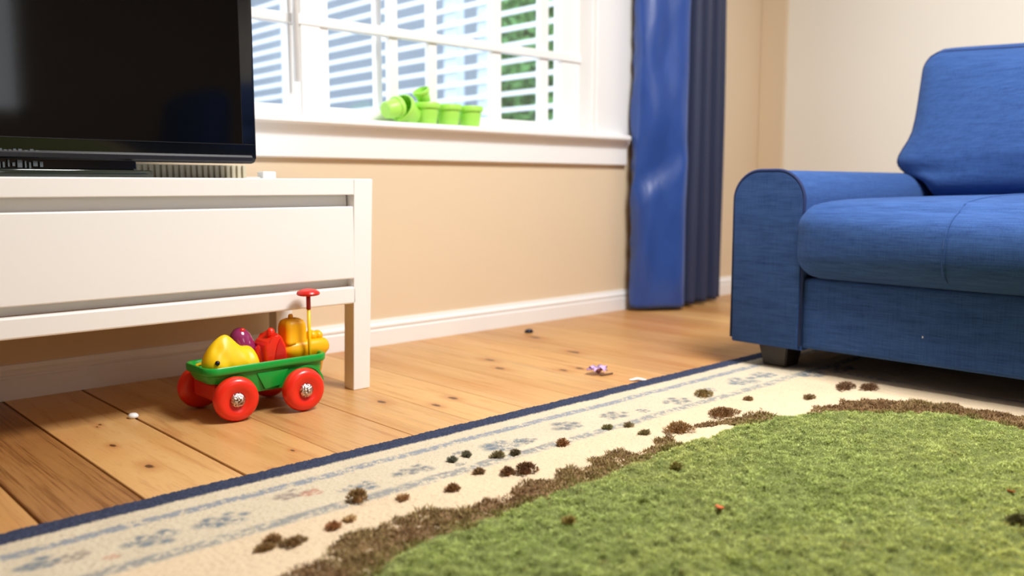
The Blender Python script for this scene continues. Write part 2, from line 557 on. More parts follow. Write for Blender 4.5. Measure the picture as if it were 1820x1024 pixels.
# rear window behind the camera: the room's other source of daylight (seen mirrored in the TV)
w2 = thing('window_2', 'rear window mirrored in the television', 'window', (0, 0, 0), kind='structure')
del w2['category']
obj('window_frame', B((RX0, RX0 + .05, WF - .1, WF - .04, RZ0, RZ1), (RX1 - .05, RX1, WF - .1, WF - .04, RZ0, RZ1), (RX0, RX1, WF - .1, WF - .04, RZ0, RZ0 + .05),
                      (RX0, RX1, WF - .1, WF - .04, RZ1 - .05, RZ1)), M['trim'], w2)
obj('glass_pane', B((RX0 + .03, RX1 - .03, WF - .075, WF - .07, RZ0 + .03, RZ1 - .03)), M['glass'], w2)

# ------------------------------------------------------------------ tv stand
FY, BY = 1.885, 2.335
st = thing('tv_stand', 'long white lacquered low stand with drawers under the black television', 'tv stand', (.43, 2.1, 0))
def L(name, bm, m, par, sm=False, ang=None, base=(.43, 2.1, 0)):
    """part given in room coordinates, parented to a thing standing at base"""
    bm.transform(Matrix.Translation(-Vector(base)))
    return obj(name, bm, m, par, sm, ang)
SX0, SX1 = -.40, 1.268
L('top_panel', B((SX0, SX1, FY + .004, BY, .512, .537, .0025)), M['cab'], st)
L('top_rail', B((SX0 + .055, SX1 - .0555, FY, FY + .02, .497, .5365, .002)), M['cab'], st)
for (a, b) in ((SX0 + .06, .402), (.412, 1.2095)):
    d = L('drawer', B((a, b, FY - .001, FY + .02, .287, .4685, .003), (a + .02, b - .02, FY + .02, BY - .05, .30, .45)), M['cab'], st)
L('bottom_rail', B((SX0 + .055, SX1 - .0555, FY - .001, FY + .024, .2235, .2665, .004)), M['cab'], st)
L('carcass', B((SX0 + .03, SX1 - .03, BY - .03, BY - .01, .24, .512), (SX0 + .03, SX1 - .0555, FY + .045, BY - .03, .2665, .28), (SX0 + .02, SX0 + .05, FY + .05, BY - .04, .24, .512),
                (SX1 - .045, SX1 - .015, FY + .05, BY - .04, .24, .512), (SX0 + .05, SX1 - .06, FY + .03, FY + .04, .2665, .51)), M['cab'], st)
for sx in (SX0, SX1 - .055):
    for sy in (FY - .001, BY - .045):
        bm = B((sx, sx + .055, sy, sy + .045, 0, .5365, .002))
        if sx > 0:
            for v in bm.verts:               # the legs taper slightly and stand a little inward
                t = max(0, 1 - v.co.z / .5375)
                v.co.x = v.co.x - .014 * t - (.006 * t if v.co.x > sx + .0275 else 0)
        L('leg', bm, M['cab'], st)

# ------------------------------------------------------------------ television
tv = thing('television', 'large black flat television on the white stand', 'television', (.46, 2.1, .537))
TB = (.46, 2.1, .537)
TX0, TX1, TZ0, TZ1, TY = -.12, 1.036, .574, 1.235, 2.05
def rrect(x0, x1, z0, z1, r, n=6):
    pts = []
    for cx, cz, a in ((x1 - r, z0 + r, -90), (x1 - r, z1 - r, 0), (x0 + r, z1 - r, 90), (x0 + r, z0 + r, 180)):
        for i in range(n + 1):
            t = math.radians(a + 90 * i / n); pts.append((cx + r * math.cos(t), cz + r * math.sin(t)))
    return pts
bm = bmesh.new(); prism(bm, rrect(TX0, TX1, TZ0, TZ1, .013), 'y', TY, TY + .034, .003, 2)
prism(bm, rrect(TX0 + .12, TX1 - .12, TZ0 + .08, TZ1 - .1, .03), 'y', TY + .03, TY + .07, .006, 2)
L('housing', bm, M['tvblack'], tv, True, 40, TB)
L('screen', B((TX0 + .036, TX1 - .036, TY - .0016, TY + .004, .6215, TZ1 - .036)), M['screen'], tv, base=TB)
L('screen_trim', B((TX0 + .004, TX1 - .004, TY - .0024, TY + .001, .6195, .6212), (TX1 - .0362, TX1 - .0352, TY - .0022, TY + .001, .6212, TZ1 - .036)), M['tvedge'], tv, base=TB)
bm = bmesh.new(); prism(bm, [(TY - .004, TZ0 + .006), (TY - .001, TZ0 + .002), (TY + .01, TZ0 + .002), (TY + .01, TZ0 + .02), (TY - .001, TZ0 + .02), (TY - .004, TZ0 + .015)], 'x', TX0 + .02, TX1 - .012)
L('chin', bm, M['tvedge'], tv, True, 30, TB)
bm = bmesh.new()
rb = random.Random(3)
x = .36
while x < .545:
    w = rb.uniform(.003, .007)
    box(bm, x, x + w, TY - .0025, TY, .5905, .5905 + rb.uniform(.003, .006)); x += w + rb.uniform(.002, .005)
L('front_print', bm, M['silver'], tv, base=TB)
L('neck', B((.17, .748, TY + .012, TY + .06, .5535, .585, .004)), M['tvblack'], tv, base=TB)
bm = bmesh.new(); x = .45
while x < .548:
    w = rb.uniform(.003, .009); box(bm, x, x + w, TY + .006, TY + .013, .556 + rb.uniform(0, .005), .574 - rb.uniform(0, .006)); x += w + rb.uniform(.003, .006)
L('chrome_marks', bm, M['silver'], tv, base=TB)
bm = bmesh.new(); prism(bm, [(.14, 1.93), (.70, 1.93), (.745, 1.96), (.745, 2.2), (.70, 2.24), (.14, 2.24), (.10, 2.2), (.10, 1.96)], 'z', .537, .553, .004, 2)
L('base_plate', bm, M['smoke'], tv, True, 40, TB)

bx = thing('cable_box', 'ribbed beige box lying under the television edge on the stand', 'box', (.9, 2.2, .537))
L('body', B((.775, 1.06, 2.155, 2.30, .537, .572, .002)), M['ribbed'], bx, base=(.9, 2.2, .537))
bm = bmesh.new()
for i in range(19):
    x = .779 + i * .0149; box(bm, x, x + .0088, 2.147, 2.156, .538, .5715, .001)
L('ribs', bm, M['ribbed'], bx, base=(.9, 2.2, .537))
ad = thing('adapter', 'small white plug adapter at the right end of the stand top', 'adapter', (1.12, 2.17, .537))
L('body', B((1.105, 1.142, 2.15, 2.185, .537, .557, .003)), M['whitepl'], ad, base=(1.12, 2.17, .537))
L('cable', B((1.062, 1.106, 2.16, 2.175, .537, .543, .002)), M['greypl'], ad, base=(1.12, 2.17, .537))

# ------------------------------------------------------------------ curtain
def curtain():
    ctrl = [(2.846, 2.336), (2.836, 2.318), (2.84, 2.286), (2.872, 2.252), (2.925, 2.226), (2.97, 2.198), (3.005, 2.186), (3.03, 2.196), (3.05, 2.235), (3.062, 2.27),
            (3.085, 2.268), (3.105, 2.232), (3.13, 2.226), (3.148, 2.262), (3.165, 2.292), (3.19, 2.272), (3.215, 2.238), (3.24, 2.242), (3.258, 2.278), (3.275, 2.3),
            (3.30, 2.276), (3.318, 2.25), (3.34, 2.256), (3.355, 2.29), (3.375, 2.306), (3.398, 2.282), (3.412, 2.272), (3.424, 2.29)]
    P = np.array(ctrl); n = 150
    t = np.linspace(0, len(P) - 1, n)
    def cr(t):
        i = np.clip(np.floor(t).astype(int), 0, len(P) - 2); f = (t - i)[:, None]
        p0, p1, p2, p3 = P[np.maximum(i - 1, 0)], P[i], P[i + 1], P[np.minimum(i + 2, len(P) - 1)]
        return .5 * (2 * p1 + (p2 - p0) * f + (2 * p0 - 5 * p1 + 4 * p2 - p3) * f ** 2 + (3 * p1 - p0 - 3 * p2 + p3) * f ** 3)
    path = cr(t)
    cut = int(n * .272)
    zs = np.linspace(.012, 2.28, 110)
    V = []
    for z in zs:
        q = path.copy()
        s = 1 + .02 * (1 - z / 1.2)
        q[:, 0] = 3.09 + (q[:, 0] - 3.09) * s
        q[cut:, 1] = q[cut:, 1] + (q[cut:, 1] - 2.262) * .5 * np.clip((np.arange(n - cut)) / 6, 0, 1)
        u = np.linspace(0, 1, n)
        front = np.clip(1 - u / .30, 0, 1) * np.clip(u / .04, 0, 1)     # the wide front panel carries soft diagonal creases
        cz = np.sin(9.5 * z + 20 * u) * .013 + np.sin(17 * z - 26 * u + 1.0) * .008 + (vnoise(u * 6, np.full(n, z) * 3, 1.6, 5) - .5) * .03
        dip = .014 * np.exp(-((z - .60 - 1.1 * (u - .15)) / .05) ** 2) - .012 * np.exp(-((z - .52 - 1.1 * (u - .15)) / .04) ** 2)
        q[:, 1] += front * (cz + dip)
        q[:, 0] += .004 * np.sin(60 * z) * (u < .01)
        q[:, 1] += (vnoise(u * 20, np.full(n, z), 1.2, 9) - .5) * .012 * (u > .3)
        V.append(np.column_stack([q, np.full(n, z)]))
    V = np.stack(V)                                   # rows (height) x columns (along the cloth)
    root = thing('curtain', 'long blue curtain hanging to the floor right of the window', 'curtain', (3.09, 2.25, 0))
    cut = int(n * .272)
    for name, a, b, m in (('lit_satin', 0, cut + 1, M['satin']), ('shaded_drape', cut, n, M['shaded_drape'])):  # one curtain split in two colours: lit left part, shaded right part
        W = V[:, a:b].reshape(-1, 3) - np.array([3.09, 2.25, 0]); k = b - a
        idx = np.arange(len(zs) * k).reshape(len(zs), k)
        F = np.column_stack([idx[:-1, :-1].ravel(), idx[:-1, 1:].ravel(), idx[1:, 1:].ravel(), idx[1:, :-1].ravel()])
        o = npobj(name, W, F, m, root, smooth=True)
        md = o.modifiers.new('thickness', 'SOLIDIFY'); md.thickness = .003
        o['label'] = 'lit left part of the glossy blue satin curtain' if a == 0 else 'right curtain part in narrow folds, shade put into its navy colour'
curtain()

# ------------------------------------------------------------------ sofa
sb = (2.8, .2, 0)
so = thing('sofa', 'blue linen sofa with rounded arm and dark square feet', 'sofa', sb)
F0 = 2.18
def arm_profile(y0, y1, z0, z1, r):
    pts = [(y0, z0)]
    n = 10
    for cy, a0 in ((y0 + r, 180), (y1 - r, 90)):
        for i in range(n + 1):
            t = math.radians(a0 - 90 * i / n); pts.append((cy + r * math.cos(t), z1 - r + r * math.sin(t)))
    pts.append((y1, z0))
    return pts
YT, YB = 1.412, -1.02
for (y0, y1) in ((1.195, YT), (YB, YB + .217)):
    bm = bmesh.new(); pr = arm_profile(y0, y1, .071, .562, .082)
    prism(bm, pr, 'x', F0 + .006, 3.38, .006, 2)
    a = L('arm', bm, M['fab'], so, True, 35, sb)
    bm = bmesh.new()
    inner = arm_profile(y0 + .004, y1 - .004, .075, .557, .08)
    prism(bm, inner, 'x', F0 - .004, F0 + .01, .005, 2)
    # soft pillow-like front
    o = obj('arm_front', (bm.transform(Matrix.Translation(-Vector(sb))), bm)[1], M['fab'], a, True, 35)
    bm = bmesh.new(); pp = arm_profile(y0 + .001, y1 - .001, .085, .5615, .082)
    tube(bm, [(F0 + .001, p[0], p[1]) for p in pp], .0048, 8)
    obj('piping', (bm.transform(Matrix.Translation(-Vector(sb))), bm)[1], M['pipe'], a, True)
L('base', (lambda bm: (box(bm, F0 + .008, 3.36, YB + .2, 1.2, .078, .272, .012, 3), bm)[1])(bmesh.new()), M['fab'], so, True, 35, sb)
# seat cushions
for (y1, y0) in ((1.200, .095), (.09, YB + .212)):
    hy = (y1 - y0) / 2; cy = (y0 + y1) / 2
    def seat(p, cy=cy, hy=hy):
        x = 2.60 + p.x; z = .378 + p.z
        f = math.exp(-((x - 2.17) / .10) ** 2)
        return (x, cy + p.y + (.026 * f * max(0, p.y / hy - .6) / .4), z - .006 * f)
    mp = rmap((.45, hy, .104), .068, (.036, .004, .016), seat)
    sc = L('seat_cushion', rbox(mp, 26), M['fab'], so, True, None, sb)
    # stitched welt running up the front and over the top
    w_ = 1 - .388 / hy
    w_ = math.copysign(abs(w_) ** 1.25, w_)
    prof = [mp((-1, w_ - .02 * i / 14, -.86 + 1.86 * i / 14)) for i in range(15)] + [mp((-1 + 1.7 * i / 14, w_ - .02 - .05 * i / 14, 1)) for i in range(1, 15)]
    bm = bmesh.new(); tube(bm, prof, .0036, 6)
    obj('welt', (bm.transform(Matrix.Translation(-Vector(sb))), bm)[1], M['fab'], sc, True)
# back frame
L('back_frame', (lambda bm: (box(bm, 3.18, 3.40, YB + .02, 1.18, .1, .80, .05, 4), bm)[1])(bmesh.new()), M['fab'], so, True, 40, sb)
# back cushions
for k, (y1, y0) in enumerate(((1.26, .11), (.10, YB + .16))):
    hy = (y1 - y0) / 2; cy = (y0 + y1) / 2
    def back(p, cy=cy, hy=hy, k=k):
        t = (p.z + .25) / .5                                  # 0 bottom, 1 top
        x = 3.06 + p.x + .09 * (t - .5)
        y = cy + p.y
        s = p.y / hy
        edge = max(0, abs(s) - .62) / .38
        sgn = 1 if s > 0 else -1
        # narrower where it sits down between the arms, bulging out above them
        low = 1 / (1 + math.exp((t - .155) / .012))
        y += sgn * edge * (-.07 * low + .045 * math.exp(-((t - .26) / .13) ** 2) - .012 * max(0, t - .5))
        x -= .012 * math.exp(-((t - .30) / .1) ** 2) * (1 - abs(s))
        x += .022 * math.exp(-((t - .19) / .035) ** 2) * edge
        x += .005 * math.sin(9 * y + 6 * t) * (1 - edge)
        z = .722 + p.z - (.018 * t * min(1.2, max(0, .9 - s) / .6) if k == 0 else .02 * t)
        return (x, y, z)
    mp = rmap((.12, hy, .245), .075, (.04, .0, .008), back)
    bc = L('back_cushion', rbox(mp, 30), M['fab'], so, True, None, sb)
    # seam down the side edge and along the upper front edge
    pts = [mp((-.80, 1, -.62 + 1.5 * i / 16)) for i in range(17)] + [mp((-.86, 1, 1)), mp((-.86, .97, 1))] + [mp((-.80, .9 - 1.8 * i / 20, 1)) for i in range(21)]
    bm = bmesh.new(); tube(bm, pts, .0034, 6)
    obj('seam', (bm.transform(Matrix.Translation(-Vector(sb))), bm)[1], M['pipe'], bc, True)
for fx in (2.205, 3.26):
    for fy in (1.245, YB + .09):
        bm = bmesh.new()
        zb = .0118
        def q(s, z): return [Vector((fx + .045 + s * a, fy + .045 + s * b, z)) for a, b in ((-1, -1), (1, -1), (1, 1), (-1, 1))]
        loft(bm, [q(.036, zb), q(.038, .03), q(.047, .08)])
        bmesh.ops.bevel(bm, geom=bm.edges[:], offset=.003, segments=2, affect='EDGES')
        L('foot', bm, M['foot'], so, base=sb)
# navy armchair further back in the room, seen mirrored in the television
ab_ = (2.3, -2.02, 0)
ac = thing('armchair', 'navy high-backed armchair mirrored in the television screen', 'armchair', ab_)
def AC(name, half, r, at, bul=(0, 0, 0), fnx=None):
    f = rmap(half, r, bul, (lambda p: (p.x + at[0] + (fnx * (p.z) if fnx else 0), p.y + at[1], p.z + at[2])))
    return obj(name, rbox(f, 12), M['fab'], ac, True)
AC('base', (.36, .40, .10), .03, (0, 0, .2)); AC('seat_cushion', (.34, .29, .08), .05, (-.02, 0, .38), (.01, 0, .02))
AC('backrest', (.10, .42, .42), .1, (.32, -.02, .74), (.03, 0, .02), .12)
for sy in (-.34, .34): AC('arm', (.36, .08, .2), .07, (0, sy, .42), (0, 0, .01))
for ax in (-.3, .3):
    for ay in (-.33, .33):
        obj('leg', B((ax - .03, ax + .03, ay - .03, ay + .03, 0, .11, .004)), M['foot'], ac)
lint = obj('lint', (lambda bm: (bmesh.ops.create_icosphere(bm, subdivisions=2, radius=.0022, matrix=Matrix.Translation((F0 + .0075, .872, .150)) @ Matrix.Diagonal((.6, .8, 1.3, 1))), bm)[1])(bmesh.new()), M['paper'], smooth=True)
tag(lint, 'tiny white lint speck on the sofa base front', 'lint')

# ------------------------------------------------------------------ toy wagon
wb = (.93, 1.885, 0)
wg = thing('toy_wagon', 'green toy wagon with red wheels loaded with toys on the floor', 'toy wagon', wb)
def rr_ring(x0, x1, y0, y1, r, z, n=5):
    return [Vector((p[0], p[1], z)) for p in rrect(x0, x1, y0, y1, r, n)]
X0, X1, Yn, Yf = .79, 1.088, 1.82, 1.95
bm = bmesh.new()
def inset(d, z, r=None, rise=0.0):
    ring = rr_ring(X0 + d, X1 - d, Yn + d, Yf - d, (r if r else .028) - d * .4, z)
    return ring
def tz(x): return .0                         # level rim
rings = [inset(.016, .052), inset(.012, .053), inset(.006, .085), inset(.0045, .102), inset(-.001, .104), inset(-.003, .108), inset(-.003, .119), inset(-.001, .122), inset(.003, .122), inset(.006, .119), inset(.0085, .1), inset(.014, .062), inset(.02, .060)]
loft(bm, rings)
for px_ in (.866, .882, .9):
    bmesh.ops.bisect_plane(bm, geom=bm.verts[:] + bm.edges[:] + bm.faces[:], plane_co=(px_, 0, 0), plane_no=(1, 0, 0))
for v in bm.verts:                            # the nose is shallow above the steering wheels
    k = min(1, max(0, (.9 - v.co.x) / .034))
    if v.co.z < .1:
        v.co.z = v.co.z + k * .66 * (.1 - v.co.z)
tub = L('tub', bm, M['green'], wg, True, 45, wb)
# pressed panel and wheel arches on the near side
bm = bmesh.new()
prism(bm, [(.905, .098), (.985, .098), (.965, .062), (.925, .058)], 'y', Yn + .003, Yn + .012, .002, 2)
for cx in (.853, 1.03):
    arc = [(cx + .047 * math.cos(a), .05 + .05 * math.sin(a)) for a in np.linspace(.15, PI - .15, 12)]
    arc2 = [(cx + .041 * math.cos(a), .05 + .044 * math.sin(a)) for a in np.linspace(PI - .15, .15, 12)]
    prism(bm, arc + arc2, 'y', Yn + .002, Yn + .012)
obj('side_panel', (bm.transform(Matrix.Translation(-Vector(wb))), bm)[1], M['green'], tub, True, 30)
for ab in ((.812, .884, 1.84, 1.955, .040, .084, .008), (1.0, 1.05, 1.83, 1.94, .042, .06, .006)):
    L('axle_block', B(ab), M['redd'], wg, base=wb)
def wheel(x, y, ang, side):
    R_ = .0505
    prof = [(0, -.017), (.022, -.017), (.034, -.0185), (.043, -.0165), (.0485, -.010), (.0505, 0), (.0485, .010), (.043, .0165), (.034, .0185), (.026, .0165), (.0215, .0145), (0, .0145)]
    R = Matrix.Translation((x, y, R_)) @ Matrix.Rotation(ang, 4, 'Z') @ Matrix.Rotation(PI / 2 * side, 4, 'X')
    bm = bmesh.new(); lathe(bm, prof, 40, R)
    w = L('wheel', bm, M['red'], wg, True, 50, wb)
    bm = bmesh.new()
    lathe(bm, [(0, .012), (.0165, .012), (.0172, .016), (.0155, .0195), (.011, .0235), (.006, .0255), (0, .026)], 28, R)
    obj('hub_cap', (bm.transform(Matrix.Translation(-Vector(wb))), bm)[1], M['chrome'], w, True, 40)
wheel(.848, 1.812, math.radians(-8), 1)
wheel(1.004, 1.792, math.radians(-2), 1)
wheel(.84, 1.985, math.radians(-8), -1)
wheel(1.012, 1.972, math.radians(-2), -1)
# upright pull handle at the rear end
hd = L('handle', (lambda bm: (tube(bm, [(1.052, 1.842, .062), (1.052, 1.842, .236)], .0042, 12), bm)[1])(bmesh.new()), M['yellow'], wg, True, None, wb)
bm = bmesh.new(); tube(bm, [(1.052, 1.842, .228), (1.052, 1.842, .266)], .0052, 12)
obj('handle_sleeve', (bm.transform(Matrix.Translation(-Vector(wb))), bm)[1], M['redpole'], hd, True)
bm = bmesh.new(); lathe(bm, [(0, .261), (.020, .261), (.0255, .2625), (.0275, .266), (.0255, .2705), (.018, .275), (.008, .2775), (0, .278)], 32, Matrix.Translation((1.052, 1.842, 0)))
obj('knob', (bm.transform(Matrix.Translation(-Vector(wb))), bm)[1], M['redd'], hd, True, 50)

# ---- toys carried in the wagon
def blobloft(stations, y, n=20, pw=2.4):
    """stations: (x, zmid, half height, half depth) along x"""
    bm = bmesh.new(); rings = []
    for (x, zm, hh, hd) in stations:
        r = []
        for i in range(n):
            a = 2 * PI * i / n; c, s = math.cos(a), math.sin(a)
            r.append(Vector((x, y + hd * math.copysign(abs(c) ** (2 / pw), c), zm + hh * math.copysign(abs(s) ** (2 / pw), s))))
        rings.append(r)
    loft(bm, rings)
    return bm
fs = thing('toy_fish', 'yellow vinyl toy fish with small black eye in the wagon front', 'toy', (.86, 1.87, .062))
fb = (.86, 1.87, .062)
ST = [(.800, .124, .007, .010), (.804, .124, .018, .020), (.813, .125, .034, .030), (.826, .126, .048, .036), (.839, .126, .058, .038), (.849, .126, .062, .036), (.858, .1255, .0615, .034), (.868, .123, .055, .033),
      (.879, .119, .046, .034), (.889, .1155, .0415, .036), (.898, .114, .0425, .037), (.908, .112, .0445, .035), (.916, .108, .043, .032), (.922, .103, .036, .028), (.927, .098, .026, .020)]
bm = blobloft(ST, 1.866, 28, 2.2)
for v in bm.verts:
    p = v.co
    up_ = max(0, (p.z - .125) / .06)
    p.y = 1.866 + (p.y - 1.866) * (1 - .5 * min(1, up_))          # ridge towards the top
    d = abs((p.x - .842) + .45 * (p.z - .13) + 6 * (p.z - .135) ** 2)
    if p.y < 1.866: p.y += .008 * math.exp(-(d / .006) ** 2)
    d = abs((p.x - .895) - .3 * (p.z - .12))
    if p.y < 1.866: p.y += .007 * math.exp(-(d / .005) ** 2)
body = L('body', bm, M['yellow'], fs, True, None, fb)
md = body.modifiers.new('smooth', 'SUBSURF'); md.levels = 1; md.render_levels = 2
bm = bmesh.new(); bmesh.ops.create_uvsphere(bm, u_segments=14, v_segments=10, radius=.0055, matrix=Matrix.Translation((.8195, 1.8355, .131)))
L('eye', bm, M['eye'], fs, True, None, fb)
bm = bmesh.new(); tube(bm, [(.796, 1.885, .106), (.788 + .012, 1.90, .112), (.806, 1.915, .116), (.82, 1.92, .117)], .004, 8)
L('tail_loop', bm, M['yellow'], fs, True, None, fb)

eg = thing('toy_bird', 'glossy purple egg-shaped toy with red tip in the wagon', 'toy', (.93, 1.905, .062))
eb = (.93, 1.905, .062)
R = Matrix.Translation((.937, 1.913, .063)) @ Matrix.Rotation(math.radians(-14), 4, 'Y') @ Matrix.Diagonal((.88, .85, 1, 1))
bm = bmesh.new(); lathe(bm, [(0, 0), (.02, .002), (.029, .02), (.031, .045), (.033, .070), (.0325, .09), (.028, .110), (.021, .122), (.011, .130), (0, .1325)], 32, R)
L('body', bm, M['purple'], eg, True, None, eb)
bm = bmesh.new(); bmesh.ops.create_uvsphere(bm, u_segments=16, v_segments=10, radius=.0085, matrix=R @ Matrix.Translation((.006, -.012, .1245)) @ Matrix.Diagonal((1, .8, .7, 1)))
L('tip', bm, M['redd'], eg, True, None, eb)
R2 = Matrix.Translation((.958, 1.885, .063))
bm = bmesh.new(); lathe(bm, [(0, 0), (.017, .001), (.021, .02), (.021, .05), (.018, .072), (.011, .085), (0, .09)], 24, R2 @ Matrix.Rotation(math.radians(-8), 4, 'Y'))
L('red_reflection', bm, M['redd'], eg, True, None, eb)  # red lobe stands in for the red block's reflection on the purple body

rk = thing('toy_block', 'red faceted toy block with a small knob beside the purple toy', 'toy', (.975, 1.88, .062))
kb = (.975, 1.88, .062)
bm = bmesh.new()
prism(bm, [(.948, .063), (.944, .152), (.950, .160), (.966, .166), (.975, .178), (.986, .170), (.997, .146), (1.004, .063)], 'y', 1.852, 1.915, .006, 3)
L('body', bm, M['red'], rk, True, 30, kb)
bm = bmesh.new(); prism(bm, [(.964, .115), (.972, .150), (.981, .166), (.992, .142), (.999, .10)], 'y', 1.849, 1.856, .003, 2)
L('facet', bm, M['redd'], rk, True, 30, kb)
bm = bmesh.new(); lathe(bm, [(0, -.012), (.008, -.012), (.010, -.004), (.009, .005), (.005, .010), (0, .011)], 20, Matrix.Translation((.972, 1.88, .177)))
L('knob', bm, M['red'], rk, True, None, kb)

bt = thing('toy_boat', 'amber yellow toy tugboat with cabin at the wagon rear', 'toy', (1.06, 1.89, .062))
bb = (1.06, 1.89, .062)
bm = bmesh.new()
def bumpy(off, z): return [Vector((1.0625 + (.058 + off) * math.copysign(abs(math.cos(a)) ** .5, math.cos(a)) , 1.897 + (.036 + off * .7) * math.copysign(abs(math.sin(a)) ** .5, math.sin(a)), z)) for a in np.linspace(0, 2 * PI, 48, endpoint=False)]
loft(bm, [bumpy(-.02, .063), bumpy(-.014, .068), bumpy(-.008, .1), bumpy(-.002, .112), bumpy(.005, .121), bumpy(.006, .13), bumpy(.003, .14), bumpy(-.003, .147), bumpy(-.012, .149)])
hull = L('hull', bm, M['amber'], bt, True, None, bb)
bm = bmesh.new()
loft(bm, [[Vector((p[0], p[1], z)) for p in rrect(1.008 + d, 1.063 - d, 1.866 + d, 1.922 - d, .012)] for d, z in ((-.004, .143), (0, .150), (0, .180), (.0015, .190), (.005, .198), (.012, .2025), (.018, .203))])
L('cabin', bm, M['amber'], bt, True, None, bb)
bm = bmesh.new(); lathe(bm, [(0, .198), (.006, .198), (.006, .209), (.004, .2125), (0, .213)], 16, Matrix.Translation((1.034, 1.897, 0)))
L('funnel', bm, M['amber'], bt, True, 50, bb)
bm = bmesh.new()
for cx, cz, r in ((1.086, .155, .0135), (1.103, .154, .0125)):
    bmesh.ops.create_uvsphere(bm, u_segments=18, v_segments=12, radius=r, matrix=Matrix.Translation((cx, 1.893, cz)) @ Matrix.Diagonal((1, 1.3, 1, 1)))
L('deck_cargo', bm, M['amber'], bt, True, None, bb)

# ------------------------------------------------------------------ lime pots on the sill
def pot_bm():
    bm = bmesh.new()
    lathe(bm, [(0, 0), (.030, 0), (.033, .003), (.040, .054), (.0455, .055), (.047, .058), (.047, .070), (.0455, .073), (.042, .073), (.040, .06), (.034, .012), (0, .01)], 32)
    return bm
GR = 'lime green plastic pots on the window sill'
pots = [((2.022, 2.392, .722), (0, 0, 0), 'lime green pot standing upright, rightmost on the window sill'),
        ((1.925, 2.392, .722), (0, 0, 0), 'lime green pot standing upright, middle one on the sill'),
        ((1.828, 2.388, .722), (0, 0, 0), 'lime green pot standing upright in front of the tipped pots'),
        ((1.778, 2.397, .747), (0, math.radians(-68), .3), 'lime green pot tipped over between the small lying pot and the upright pots'),]
p0 = None
for loc, rot, lab in pots:
    if p0 is None:
        p0 = o = obj('plant_pot', pot_bm(), M['lime'], smooth=True, angle=40)
    else:
        o = p0.copy(); C.objects.link(o)
    o.location = loc; o.rotation_euler = rot
    tag(o, lab, 'pot', GR)
p0b = p0.copy(); C.objects.link(p0b); p0b.location = (1.65, 2.372, .7605); p0b.rotation_euler = (0, math.radians(78), .1); p0b.scale = (.8, .8, .8)
tag(p0b, 'small lime green pot lying on its side, leftmost on the sill', 'pot', GR)
p0c = p0.copy(); C.objects.link(p0c); p0c.location = (1.825, 2.392, .797); p0c.rotation_euler = (0, math.radians(-30), .2); p0c.scale = (.62, .62, .62)
tag(p0c, 'little lime green pot perched on the upright pot near the tipped ones', 'pot', GR)

wand = obj('blind_wand', (lambda bm: (tube(bm, [(1.358, 2.41, .83), (1.364, 2.41, 2.05)], .0095, 10), bm)[1])(bmesh.new()), M['trim'], smooth=True)
tag(wand, 'white blind wand hanging beside the left window pane', 'blind wand')

